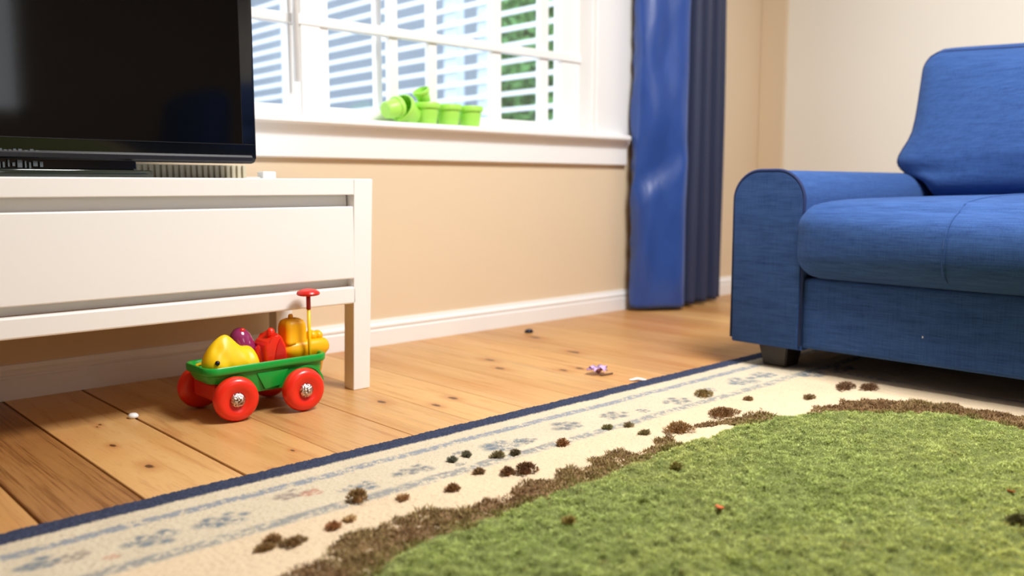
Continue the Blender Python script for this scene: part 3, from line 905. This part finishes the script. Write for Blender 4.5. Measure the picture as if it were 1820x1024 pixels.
# ------------------------------------------------------------------ rug
RX, RYT = (-1.1, 3.02), 1.43
def rug():
    xs = np.concatenate([np.linspace(RX[0], .12, 40, endpoint=False), np.arange(.12, 2.42, .0032), np.linspace(2.42, RX[1], 40)])
    ys = np.concatenate([np.linspace(-1.5, .95, 70, endpoint=False), np.arange(.95, RYT + .0001, .0032)])
    ys[-1] = RYT
    X, Y = np.meshgrid(xs, ys)
    x, y = X.ravel(), Y.ravel()
    jit = RNG.random(x.shape)
    edge = np.minimum.reduce([RYT - y, x - RX[0], RX[1] - x, y + 1.5])
    wav = (vnoise(x, y, 9, 3) - .5) * .006
    d = RYT - y + wav                          # distance in from the long edge
    df = np.abs(x - 9)
    L_ = lambda *c: np.array(lin(*c)[:3])
    cream = L_(214, 200, 174); cream2 = L_(222, 200, 168); navy = L_(62, 68, 90); blue = L_(92, 118, 148)
    n1 = vnoise(x, y, 130, 21, 2) * .6 + vnoise(x, y, 42, 25, 1) * .2 + RNG.random(x.shape) * .2; n2 = vnoise(x, y, 14, 22, 2); n3 = RNG.random(x.shape)
    col = np.repeat(cream[None], len(x), 0)
    inn = np.clip((d - .25) / .02, 0, 1)[:, None]
    col = col * (1 - inn) + cream2 * inn
    col *= (1 + (n2 - .5) * .10)[:, None]
    def put(mask, c):
        nonlocal col
        m = np.clip(mask, 0, 1)[:, None]
        col = col * (1 - m) + np.asarray(c) * m
    def band(c, w, soft=.004): return np.clip((w / 2 - np.abs(d - c)) / soft + .5, 0, 1)
    put(band(.022, .060) * 1.0, navy * (.72 + .56 * RNG.random(x.shape) ** 1.5)[:, None])
    put((d < .01) * 1.0, navy)
    put(band(.103, .024, .006) * np.clip((n1 - .30) * 5, 0, 1) * .66, blue)
    put(band(.246, .026, .010) * np.clip((n1 - .34) * 5, 0, 1) * .66, L_(100, 116, 130))
    motifs = [(.306, 1.272, .030, 0), (.345, 1.262, .022, 1), (.449, 1.254, .040, 0), (.386, 1.228, .012, 2), (.561, 1.252, .036, 0), (.688, 1.283, .034, 1), (.72, 1.27, .02, 2), (.796, 1.237, .032, 0), (.915, 1.246, .036, 3),
              (1.0, 1.215, .012, 3), (1.133, 1.252, .046, 0), (1.19, 1.238, .022, 3), (1.04, 1.27, .014, 3), (1.334, 1.258, .040, 3), (1.474, 1.252, .036, 3), (1.55, 1.23, .02, 3), (1.679, 1.235, .040, 3), (1.83, 1.25, .03, 3), (1.978, 1.241, .055, 0), (2.09, 1.245, .04, 0), (2.2, 1.16, .05, 0), (2.33, 1.14, .04, 3)]
    mc = [L_(92, 112, 130), L_(140, 126, 120), L_(190, 134, 112), L_(104, 112, 120)]
    for (mx, my, r, k) in motifs:
        rr = np.random.default_rng(int(mx * 1000))
        msk = np.zeros(len(x))
        for a in range(6):
            an = a * PI / 3 + rr.uniform(-.3, .3); dist = r * rr.uniform(.45, .8)
            cx, cy = mx + dist * 1.25 * math.cos(an), my + dist * .8 * math.sin(an); s = r * rr.uniform(.18, .34)
            msk = np.maximum(msk, np.clip(1.4 - np.hypot((x - cx) / 1.3, y - cy) / s, 0, 1))
        msk = np.maximum(msk, np.clip(1.3 - np.hypot((x - mx) / 1.2, y - my) / (r * .38), 0, 1))
        put(msk * np.clip((n1 - .28) * 5, 0, 1) * .85, mc[k])
    # thin scratchy figure lines in the field
    fl = np.clip((.0022 - np.abs(d - .235 - .004 * np.sin(40 * x))) / .002 + .5, 0, 1)
    put(fl * np.clip((n2 - .5) * 8, 0, 1) * .6, L_(120, 120, 124))
    # inner border turning along the sofa
    put(np.clip((.012 - np.abs(x - 2.27)) / .004 + .5, 0, 1) * (y < 1.19) * np.clip((n1 - .42) * 6, 0, 1) * .6, L_(116, 128, 146))
    # worn speckle
    put((n3 > .965) * (d > .06) * .35, L_(160, 138, 110))
    z = np.where(edge < .006, .003 + edge * .9, .0088) + jit * .0019 + (vnoise(x, y, 30, 31) - .5) * .0012
    z = np.where((d < .052) & (edge > .004), z + .0012, z)
    V = np.column_stack([x, y, z])
    nx, ny = len(xs), len(ys)
    idx = np.arange(nx * ny).reshape(ny, nx)
    F = np.column_stack([idx[:-1, :-1].ravel(), idx[:-1, 1:].ravel(), idx[1:, 1:].ravel(), idx[1:, :-1].ravel()])
    # skirt down to the floor
    ring = np.concatenate([idx[0, :], idx[1:, -1], idx[-1, -2::-1], idx[-2:0:-1, 0]])
    base = len(V)
    sv = V[ring].copy(); sv[:, 2] = .0004
    sc = np.repeat(navy[None], len(ring), 0)
    V = np.concatenate([V, sv]); col = np.concatenate([col, sc])
    k = np.arange(len(ring)); k2 = (k + 1) % len(ring)
    F = np.concatenate([F, np.column_stack([ring[k2], ring[k], base + k, base + k2])])
    o = npobj('rug', V, F, M['rug'], cols=col, smooth=True)
    return tag(o, 'cream wool rug with navy edge and faded blue border', 'rug')
rug()

# ------------------------------------------------------------------ moss
GREEN = [(.10, .48), (.25, .70), (.42, .84), (.54, .90), (.592, .925), (.647, .954), (.697, .972), (.783, .977), (.856, .985), (.938, .983), (1.034, .988), (1.117, .986), (1.182, .99), (1.245, 1.002), (1.341, 1.011), (1.468, 1.009), (1.593, 1.01),
         (1.713, .987), (1.794, .951), (1.859, .904), (1.952, .818), (2.02, .728), (2.02, .656), (2.005, .583), (2.01, .4), (2.02, .1), (2.0, -.25), (1.7, -.5), (1.0, -.55), (.4, -.35), (.1, .1)]
OUTER = [(.02, .55), (.2, .80), (.38, .95), (.512, 1.014), (.591, 1.035), (.68, 1.060), (.755, 1.081), (.842, 1.055), (.906, 1.045), (.982, 1.056), (1.041, 1.048), (1.196, 1.056), (1.283, 1.047), (1.389, 1.050), (1.572, 1.052), (1.648, 1.060),
         (1.746, 1.040), (1.831, .992), (1.918, .951), (2.02, .930), (2.055, .89), (2.09, .809), (2.108, .752), (2.112, .68), (2.123, .619), (2.12, .1), (2.08, -.3), (1.7, -.58), (1.0, -.65), (.4, -.45), (.0, .1)]

def moss_height(x, y, sd):
    e = np.clip(sd / .05, 0, 1); e = e * (2 - e)
    tuft = np.clip((vnoise(x, y, 75, 43, 2) - .28) * 2.1, 0, 1)          # knobbly little cushions
    pit = np.clip((vnoise(x, y, 48, 63, 2) - .60) * 8, 0, 1)             # with gaps between them
    return .0095 + e * (.002 + .006 * vnoise(x, y, 12, 41, 2) + .011 * tuft * (1 - .7 * pit))

def blades(n_try, rect, seed, keep, hfun, size, lean, colfun):
    g = np.random.default_rng(seed)
    x = g.uniform(rect[0], rect[1], n_try); y = g.uniform(rect[2], rect[3], n_try)
    m = keep(x, y, g)
    x, y = x[m], y[m]; n = len(x)
    z0 = hfun(x, y) - .002
    hgt, wid = size(x, y, g)
    a = g.uniform(0, 2 * PI, n); ln = lean * g.random(n)
    b = g.uniform(0, 2 * PI, n)
    tip = np.column_stack([x + np.cos(a) * ln * hgt, y + np.sin(a) * ln * hgt, z0 + hgt])
    mid = np.column_stack([x + np.cos(a) * ln * hgt * .3, y + np.sin(a) * ln * hgt * .3, z0 + hgt * .55])
    sx, sy = np.cos(b) * wid / 2, np.sin(b) * wid / 2
    A = np.column_stack([x - sx * .6, y - sy * .6, z0]); Bv = np.column_stack([x + sx * .6, y + sy * .6, z0])
    Cv = mid + np.column_stack([sx, sy, np.zeros(n)]); D = mid - np.column_stack([sx, sy, np.zeros(n)])
    V = np.stack([A, Bv, Cv, D, tip], 1).reshape(-1, 3)
    i = np.arange(n) * 5
    F = np.concatenate([np.column_stack([i, i + 1, i + 2]), np.column_stack([i, i + 2, i + 3]), np.column_stack([i + 3, i + 2, i + 4])])
    c = np.repeat(colfun(x, y, g), 5, 0)
    return V, F, c

def in_frame(x, y):
    # near field that the photograph looks at gets the full density
    return (.99 * x * .0 + y > .25) & (x + y > .85)

def green_col(x, y, g):
    c1 = np.array(lin(190, 208, 132)[:3]); c2 = np.array(lin(212, 214, 138)[:3]); c3 = np.array(lin(138, 156, 86)[:3]); br = np.array(lin(150, 130, 84)[:3])
    n = vnoise(x, y, 3, 51, 2)[:, None]; m = vnoise(x, y, 30, 53, 2)
    c = c1 * (1 - n) + c2 * n
    k = np.clip((m - .58) * 5, 0, 1)[:, None] * .6; c = c * (1 - k) + c3 * k
    c = c * (.78 + .44 * vnoise(x, y, 80, 59, 2))[:, None]
    s = vnoise(x, y, 34, 57, 2); k = np.clip((s - .80) * 9, 0, 1)[:, None] * .75; c = c * (1 - k) + br * k
    yb = np.clip((.80 - y) / .5, 0, 1)[:, None] * .35
    c = c * (1 - yb) + np.array(lin(212, 210, 112)[:3]) * yb
    return c * g.uniform(.8, 1.2, len(x))[:, None]

ms = tag(bpy.data.objects.new('moss_patch', None), 'thick green moss carpet spread over the middle of the rug', 'moss', kind='stuff')
C.objects.link(ms)
# mat under the tufts
xs = np.arange(.02, 2.16, .005); ys = np.arange(-.60, 1.09, .005)
X, Y = np.meshgrid(xs, ys); x, y = X.ravel(), Y.ravel()
sd = sdist(x, y, GREEN) + (vnoise(x, y, 22, 61, 2) - .5) * .03
z = np.where(sd > 0, moss_height(x, y, sd), .0085)
V = np.column_stack([x, y, z]); idx = np.arange(len(x)).reshape(len(ys), len(xs))
F = np.column_stack([idx[:-1, :-1].ravel(), idx[:-1, 1:].ravel(), idx[1:, 1:].ravel(), idx[1:, :-1].ravel()])
F = F[(sd[F] > 0).all(1)]
used, inv = np.unique(F, return_inverse=True)
o = npobj('moss_mat', V[used], inv.reshape(F.shape), M['mossbase'], ms, smooth=True); o['kind'] = 'stuff'
def keepg(x, y, g):
    sd = sdist(x, y, GREEN) + (vnoise(x, y, 22, 61, 2) - .5) * .03
    pit = vnoise(x, y, 48, 63, 2)
    return (sd > 0) & (in_frame(x, y) | (g.random(len(x)) < .35)) & ((pit < .66) | (g.random(len(x)) < .22))
def sizeg(x, y, g):
    h = (.002 + .0036 * vnoise(x, y, 60, 67, 2) + .0016 * vnoise(x, y, 20, 69)) * g.uniform(.6, 1.3, len(x))
    return h, g.uniform(.0010, .0021, len(x))
Vb, Fb, cb = blades(1250000, (.02, 2.16, -.60, 1.09), 71, keepg, lambda x, y: moss_height(x, y, sdist(x, y, GREEN)), sizeg, 1.5, green_col)
o = npobj('moss_tufts', Vb, Fb, M['moss'], ms, cols=cb); o['kind'] = 'stuff'

# dry brown fringe
def fr_mask(x, y):
    so_ = sdist(x, y, OUTER); sg = sdist(x, y, GREEN)
    n = (vnoise(x, y, 20, 81, 3) - .5)
    return (so_ + n * .07 > .002) & (sg + n * .06 < .020) & (vnoise(x, y, 9, 83, 2) > np.where((x > 1.3) & (x < 1.9), .47, .24))
def fr_h(x, y): return .0095 + .015 * np.clip(vnoise(x, y, 38, 85, 2) - .2, 0, 1)
df = tag(bpy.data.objects.new('dry_moss', None), 'ragged brown dried moss fringe between the rug border and green moss', 'moss', kind='stuff')
C.objects.link(df)
def dry_col(x, y, g):
    c1 = np.array(lin(142, 120, 80)[:3]); c2 = np.array(lin(172, 150, 104)[:3]); c3 = np.array(lin(142, 106, 78)[:3]); gr = np.array(lin(140, 144, 78)[:3])
    n = vnoise(x, y, 24, 87, 2)[:, None]
    c = c1 * (1 - n) + c2 * n
    k = np.clip((vnoise(x, y, 11, 89) - .5) * 4, 0, 1)[:, None]; c = c * (1 - k * .6) + c3 * k * .6
    k = np.clip(1 + sdist(x, y, GREEN) / .02, 0, 1)[:, None] * .55; c = c * (1 - k) + gr * k
    return c * g.uniform(.7, 1.25, len(x))[:, None]
def sized(x, y, g):
    h = (.004 + .013 * np.clip(vnoise(x, y, 42, 91, 2) - .15, 0, 1)) * g.uniform(.6, 1.3, len(x))
    return h * .7, g.uniform(.0012, .0024, len(x))
Vb, Fb, cb = blades(620000, (.02, 2.17, -.66, 1.10), 93, lambda x, y, g: fr_mask(x, y) & (in_frame(x, y) | (g.random(len(x)) < .3)), fr_h, sized, 1.3, dry_col)
o = npobj('dry_tufts', Vb, Fb, M['dry'], df, cols=cb); o['kind'] = 'stuff'
xs = np.arange(.02, 2.17, .006); ys = np.arange(-.66, 1.10, .006)
X, Y = np.meshgrid(xs, ys); x, y = X.ravel(), Y.ravel()
mk = fr_mask(x, y)
V = np.column_stack([x, y, fr_h(x, y) - .001]); idx = np.arange(len(x)).reshape(len(ys), len(xs))
F = np.column_stack([idx[:-1, :-1].ravel(), idx[:-1, 1:].ravel(), idx[1:, 1:].ravel(), idx[1:, :-1].ravel()])
F = F[mk[F].all(1)]
used, inv = np.unique(F, return_inverse=True)
o = npobj('dry_mat', V[used], inv.reshape(F.shape), M['drybase'], df, smooth=True); o['kind'] = 'stuff'

# ---- loose clumps, each a thing of its own
def clump(px, py, rx, ry, h, label, rgb=(108, 80, 50), name='dirt_clump', cat='dirt clump', group='loose clumps scattered on the rug', z=.0095, seed=0):
    """a lumpy crumb: tufts growing from a low core of small lumps"""
    g = np.random.default_rng(1000 + seed + int(px * 7919) + int(py * 104729))
    n = int(260 + 900000 * rx * ry); n = min(n, 2600)
    u = np.sqrt(g.random(n)); a = g.uniform(0, 2 * PI, n)
    edge = 1 + .35 * np.sin(3 * a + g.uniform(0, 6)) * .6 + .25 * np.sin(7 * a + g.uniform(0, 6)) * .6
    x = u * np.cos(a) * rx * edge; y = u * np.sin(a) * ry * edge
    dome = np.sqrt(np.clip(1 - u ** 2, 0, 1)) * h * (.55 + .6 * vnoise(x + px, y + py, 90, seed))
    L_ = g.uniform(.004, .0095, n); w = g.uniform(.0014, .003, n)
    dirx = np.cos(a) * u + g.normal(0, .35, n); diry = np.sin(a) * u + g.normal(0, .35, n); dirz = .2 + .9 * g.random(n)
    nn = np.sqrt(dirx ** 2 + diry ** 2 + dirz ** 2); D = np.column_stack([dirx / nn, diry / nn, dirz / nn])
    base = np.column_stack([x, y, np.maximum(dome - .001, 0)])
    b = g.uniform(0, 2 * PI, n); S = np.column_stack([np.cos(b) * w / 2, np.sin(b) * w / 2, np.zeros(n)])
    tip = base + D * L_[:, None]; mid = base + D * L_[:, None] * .5
    V = np.stack([base - S * .7, base + S * .7, mid + S, mid - S, tip], 1).reshape(-1, 3)
    i = np.arange(n) * 5
    F = np.concatenate([np.column_stack([i, i + 1, i + 2]), np.column_stack([i, i + 2, i + 3]), np.column_stack([i + 3, i + 2, i + 4])])
    c = np.repeat(np.array(lin(rgb[0] * 1.22 + 22, rgb[1] * 1.3 + 22, rgb[2] * 1.3 + 20)[:3])[None] * g.uniform(.65, 1.25, n)[:, None], 5, 0)
    # core
    k = 20; rings = 6
    ang = np.linspace(0, 2 * PI, k, endpoint=False)
    e2 = 1 + .35 * np.sin(3 * ang + 1) * .3
    cv = []
    for r in range(rings):
        q = 1 - r / (rings - .6)
        zz = h * math.sqrt(max(0, 1 - q * q)) * .8
        cv.append(np.column_stack([np.cos(ang) * rx * q * .66 * e2, np.sin(ang) * ry * q * .66 * e2, np.full(k, zz)]))
    cv = np.concatenate(cv); nb = len(V)
    cf = []
    for r in range(rings - 1):
        for s in range(k):
            p, q = r * k + s, r * k + (s + 1) % k
            cf += [(p, q, q + k), (p, q + k, p + k)]
    top = (rings - 1) * k
    for s in range(1, k - 1): cf.append((top, top + s, top + s + 1))
    V = np.concatenate([V, cv]); F = np.concatenate([F, np.array(cf) + nb])
    c = np.concatenate([c, np.repeat(np.array(lin(*[min(250, c_ * 1.4 + 16) for c_ in rgb])[:3])[None] * .85, len(cv), 0)])
    o = npobj(name, V, F, M['dry'], cols=c)
    o.location = (px, py, z)
    return tag(o, label, cat, group)

CL = [
    (.755, 1.181, .014, .013, .017, 'round brown dirt clump sitting on the inner blue stripe, above the wide brown fringe', (116, 86, 54)),
    (.573, 1.122, .010, .009, .010, 'brown crumb, farthest from the moss of the loose cluster near the bottom edge', (126, 92, 60)),
    (.551, 1.106, .012, .006, .006, 'flat brown crumb at the left end of the loose cluster near the bottom edge', (122, 92, 60)),
    (.590, 1.095, .017, .009, .010, 'double brown crumb nearest the fringe in the loose cluster by the bottom edge', (116, 88, 58)),
    (.664, 1.108, .009, .007, .007, 'reddish brown crumb on peach rug field, middle of the bottom-left fringe', (140, 96, 66)),
    (.700, 1.118, .007, .005, .004, 'small pale brown crumb just beyond the reddish one', (164, 132, 98)),
    (.812, 1.136, .008, .007, .006, 'light brown crumb alone on peach field beside the wide fringe', (140, 102, 70)),
    (.898, 1.114, .009, .008, .009, 'brown crumb halfway between the inner stripe and the dark clump', (112, 78, 50)),
    (1.054, 1.098, .018, .014, .018, 'largest dark brown clump, perched on the outer edge of the fringe', (92, 62, 42)),
    (1.024, 1.112, .012, .008, .010, 'dark brown lump touching the left side of the largest dark clump', (100, 68, 46)),
    (.990, 1.152, .008, .006, .006, 'small brown crumb by the inner stripe left of the largest dark clump', (112, 84, 58)),
    (.999, 1.238, .006, .006, .005, 'small grey brown speck, left one of the pair in the rug border', (98, 92, 80)),
    (1.038, 1.243, .006, .006, .006, 'small grey brown speck, right one of the pair in the rug border', (96, 88, 72)),
    (1.077, 1.198, .011, .009, .008, 'olive brown tuft on the inner blue stripe below the grey rosette', (104, 88, 62)),
    (1.112, 1.188, .007, .006, .006, 'small dark speck right of the olive brown tuft on the stripe', (88, 74, 58)),
    (1.223, 1.169, .010, .009, .010, 'round reddish brown clump in the middle of the inner stripe', (124, 84, 54)),
    (1.379, 1.187, .010, .007, .006, 'olive crumb on the inner stripe, left one near the brown patch', (110, 98, 66)),
    (1.425, 1.168, .008, .006, .006, 'olive crumb right of its twin on the inner stripe', (112, 94, 68)),
    (1.403, 1.108, .012, .007, .006, 'flat olive brown tuft left of the brown patch touching the moss', (112, 96, 66)),
    (1.770, 1.218, .020, .018, .015, 'large lone brown tuft on the rug border toward the sofa', (116, 92, 58)),
    (1.475, 1.074, .034, .022, .015, 'broad brown patch touching the green moss, left of the two', (118, 86, 56)),
    (1.652, 1.085, .038, .024, .015, 'broad dark brown patch off the moss edge, right of the two', (108, 76, 50)),
    (2.098, 1.02, .030, .016, .014, 'dark brown tuft beyond the moss before the sofa, left of a pair', (96, 68, 50)),
    (2.135, .975, .026, .016, .014, 'dark brown tuft beyond the moss before the sofa, right of a pair', (100, 72, 54)),
    (1.816, 1.122, .009, .007, .006, 'tiny brown crumb between the lone tuft and the moss edge', (120, 90, 62)),
    (1.935, 1.03, .016, .008, .007, 'small olive brown crumbs strip near the moss top corner', (112, 88, 62)),
]
for i, (a, b, rx, ry, h, lab, rgb) in enumerate(CL):
    clump(a, b, rx, ry, h, lab, rgb, seed=i)
def mz(px, py):
    a = np.array([px]); b = np.array([py])
    return float(moss_height(a, b, sdist(a, b, GREEN))[0])
for i, (a, b, rx, ry, h, lab, rgb) in enumerate([
    (1.06, .838, .009, .006, .008, 'small dark olive clump standing on the green moss left of centre', (96, 98, 48)),
    (1.245, .91, .011, .007, .009, 'brown and dark green clump on the moss below its far edge', (112, 98, 54)),
    (1.40, .405, .016, .012, .010, 'blackish clump on the moss at the right edge near the bottom', (72, 64, 38)),
    (.915, .862, .008, .006, .007, 'brown clump on the moss nearest the wide fringe', (118, 96, 52))]):
    clump(a, b, rx, ry, h, lab, rgb, group='clumps on the green moss', z=mz(a, b) - .001, seed=60 + i)
def flake(px, py, r, label, rz):
    bm = bmesh.new()
    g = random.Random(int(px * 1000))
    ring = [Vector((r * (.7 + .4 * g.random()) * math.cos(t), r * .6 * (.7 + .4 * g.random()) * math.sin(t), .002 * g.random())) for t in np.linspace(0, 2 * PI, 11, endpoint=False)]
    loft(bm, [ring, [v + Vector((0, 0, .0018)) for v in ring]])
    o = obj('leaf_fragment', bm, M['orange']); o.location = (px, py, mz(px, py) + .002); o.rotation_euler = (.25, .2, rz)
    return tag(o, label, 'leaf fragment')
flake(1.118, .735, .012, 'orange brown leaf scrap on the moss near bottom centre', .4)
flake(1.545, .462, .008, 'tiny orange leaf scrap on the moss near the right edge', 1.2)

# ---- bits on the boards
def petal_flower():
    bm = bmesh.new(); g = random.Random(5)
    for k in range(7):
        a = k * 2 * PI / 7 + g.uniform(-.3, .3); r = g.uniform(.022, .036); w = r * .45
        rows = []
        for i in range(5):
            t = i / 4; wd = w * math.sin(PI * (.12 + .8 * t)); zz = .003 + .016 * math.sin(PI * t * .8) * g.uniform(.7, 1.2)
            c = Vector((math.cos(a) * r * t, math.sin(a) * r * t, zz)); s = Vector((-math.sin(a), math.cos(a), 0)) * wd
            rows.append([c - s + Vector((0, 0, .003)), c, c + s + Vector((0, 0, .003)), c + Vector((0, 0, -.0012))])
        loft(bm, rows)
    return bm
fl = thing('fallen_flower', 'crumpled lilac flower lying on the floorboards beyond the rug', 'flower', (1.80, 1.585, .0005))
obj('petals', petal_flower(), M['lilac'], fl, True)
bm = bmesh.new(); tube(bm, [(-.012, -.018, .003), (.005, -.022, .003), (.03, -.025, .003)], .0026, 8)
obj('stem', bm, M['stemc'], fl, True)
bm = bmesh.new(); loft(bm, [[Vector((x, w, z)), Vector((x, -w, z)), Vector((x, -w, z + .002)), Vector((x, w, z + .003))] for x, w, z in ((-.022, .002, .001), (-.012, .0065, .002), (.0, .008, .005), (.012, .007, .003), (.024, .002, .001))])
o = obj('paper_scrap', bm, M['paper'], smooth=True, angle=40); o.location = (1.818, 1.462, .0); o.rotation_euler = (0, 0, -.75)
tag(o, 'curled white paper scrap on the boards touching the rug edge', 'paper scrap')
bm = bmesh.new(); lathe(bm, [(0, 0), (.009, 0), (.0115, .003), (.011, .007), (.007, .0105), (0, .012)], 20)
o = obj('bead', bm, M['whitepl'], smooth=True, angle=60); o.location = (.689, 1.995, 0)
tag(o, 'half round white bead on the dark floor seam under the stand', 'bead')
bm = bmesh.new(); lathe(bm, [(0, 0), (.016, 0), (.018, .006), (.013, .014), (0, .018)], 16)
o = obj('pebble', bm, M['eye'], smooth=True); o.location = (2.145, 2.22, 0); o.scale = (1, .8, .8)
tag(o, 'small black lump on the boards below the window wall', 'pebble')

# ------------------------------------------------------------------ outside
gp = obj('ground', B((-6, 14, WY + T + .02, 22, -.5, -.4)), M['lawn']); struct(gp)
fe = thing('slat_fence', 'white slatted fence running away outside the window', 'fence', (4.05, 3, -.4))
fb_ = (4.05, 3, -.4)
for i in range(24):
    z = -.25 + i * .105
    L('slat', B((4.035, 4.055, 2.9, 10.5, z, z + .027)), M['fence'], fe, base=fb_)
for y, w in ((2.95, .08), (4.62, .10), (4.95, .14), (7.35, .12), (10.4, .1)):
    L('post', B((4.06, 4.06 + .07, y, y + w, -.4, 2.3)), M['post'], fe, base=fb_)
hs = thing('neighbour_house', 'grey blue clapboard house wall seen through the window', 'house', (5.6, 9, -.4))
hb = (5.6, 9, -.4)
L('clapboard_wall', B((5.9, 9, 6.15, 14, -.4, 3.4)), M['siding'], hs, base=hb)
L('corner_board', B((5.86, 5.9, 6.13, 6.27, -.4, 3.4)), M['fence'], hs, base=hb)
L('roof', (lambda bm: (prism(bm, [(5.5, 3.41), (7.5, 4.9), (9.4, 3.41)], 'y', 5.95, 14.2), bm)[1])(bmesh.new()), M['post'], hs, base=hb)
def foliage(cx, cy, cz, rx, ry, rz, n, seed, leaf=.05):
    g = np.random.default_rng(seed)
    d = g.normal(size=(n, 3)); d /= np.linalg.norm(d, axis=1)[:, None]
    r = g.random(n) ** .4
    P = np.column_stack([cx + d[:, 0] * rx * r, cy + d[:, 1] * ry * r, cz + d[:, 2] * rz * r])
    u = g.normal(size=(n, 3)); u /= np.linalg.norm(u, axis=1)[:, None]
    w = np.cross(u, g.normal(size=(n, 3))); w /= np.linalg.norm(w, axis=1)[:, None]
    s = leaf * g.uniform(.6, 1.3, n)[:, None]
    V = np.stack([P - u * s, P + w * s * .5, P + u * s, P - w * s * .5], 1).reshape(-1, 3)
    i = np.arange(n) * 4
    return V, np.column_stack([i, i + 1, i + 2, i + 3])
hg = thing('hedge', 'leafy green hedge outside, behind the fence at the right pane', 'hedge', (5.35, 5.2, -.4))
V, F = foliage(0, 0, 1.3, .6, .72, 1.7, 26000, 4)
npobj('leaves', V, F, M['leaf'], hg)
bm = bmesh.new()
for k in range(5): tube(bm, [(.1 * k - .2, .08 * math.sin(k), 0), (.14 * k - .28, .1 * math.cos(k), 1.2), (.2 * k - .4, .2 * math.sin(k * 2), 2.2)], .03, 8)
obj('stems', bm, M['foot'], hg, True)

# ------------------------------------------------------------------ light, world, camera
w = bpy.data.worlds.new('daylight'); SC.world = w; w.use_nodes = True
nt = w.node_tree; nt.nodes.clear()
wo = nt.nodes.new('ShaderNodeOutputWorld'); bg = nt.nodes.new('ShaderNodeBackground')
tc = nt.nodes.new('ShaderNodeTexCoord'); sp = nt.nodes.new('ShaderNodeSeparateXYZ'); rp = nt.nodes.new('ShaderNodeValToRGB')
nt.links.new(tc.outputs['Generated'], sp.inputs[0]); nt.links.new(sp.outputs[2], rp.inputs[0])
rp.color_ramp.elements[0].position = .0; rp.color_ramp.elements[0].color = (.95, .97, 1, 1)
rp.color_ramp.elements[1].position = .8; rp.color_ramp.elements[1].color = (.66, .82, 1, 1)
nt.links.new(rp.outputs[0], bg.inputs[0]); bg.inputs[1].default_value = 3.3
nt.links.new(bg.outputs[0], wo.inputs[0])

def area(name, loc, rot, sx, sy, power, col=(1, 1, 1), portal=False, spread=None):
    l = bpy.data.lights.new(name, 'AREA'); l.shape = 'RECTANGLE'; l.size = sx; l.size_y = sy; l.energy = power; l.color = col
    if portal: l.cycles.is_portal = True
    if spread: l.spread = spread
    o = bpy.data.objects.new(name, l); o.location = loc; o.rotation_euler = rot; C.objects.link(o)
    return o
area('window_daylight_portal', ((OX0 + OX1) / 2, WY + T + .02, 1.42), (PI / 2, 0, PI), OX1 - OX0, 1.36, 1, portal=True).rotation_euler = (-PI / 2, 0, 0)
area('rear_window_daylight_portal', ((RX0 + RX1) / 2, WF - .2, 1.6), (PI / 2, 0, 0), RX1 - RX0, 1.15, 1, portal=True)
area('ceiling_lamp', (1.75, .35, 2.46), (0, 0, 0), .9, .9, 124, (1, .99, .975))

cd = bpy.data.cameras.new('camera'); cam = bpy.data.objects.new('camera', cd); C.objects.link(cam)
cd.sensor_fit = 'HORIZONTAL'; cd.sensor_width = 36; cd.lens = 36 * 1560 / 1820
pit = math.atan(182 / 1560); yaw = math.radians(47.1)
cam.location = (0, 0, .52)
cam.rotation_euler = (PI / 2 - pit, 0, yaw - PI / 2)
cd.clip_start = .05
cd.dof.use_dof = True; cd.dof.focus_distance = 1.85; cd.dof.aperture_fstop = 2.1
SC.camera = cam

SC.view_settings.view_transform = 'Standard'
SC.view_settings.look = 'None'
SC.view_settings.exposure = 0.0
SC.view_settings.gamma = 1
SC.view_settings.use_curve_mapping = False
SC.cycles.max_bounces = 10
SC.cycles.transparent_max_bounces = 12
SC.cycles.caustics_reflective = False
SC.cycles.caustics_refractive = False
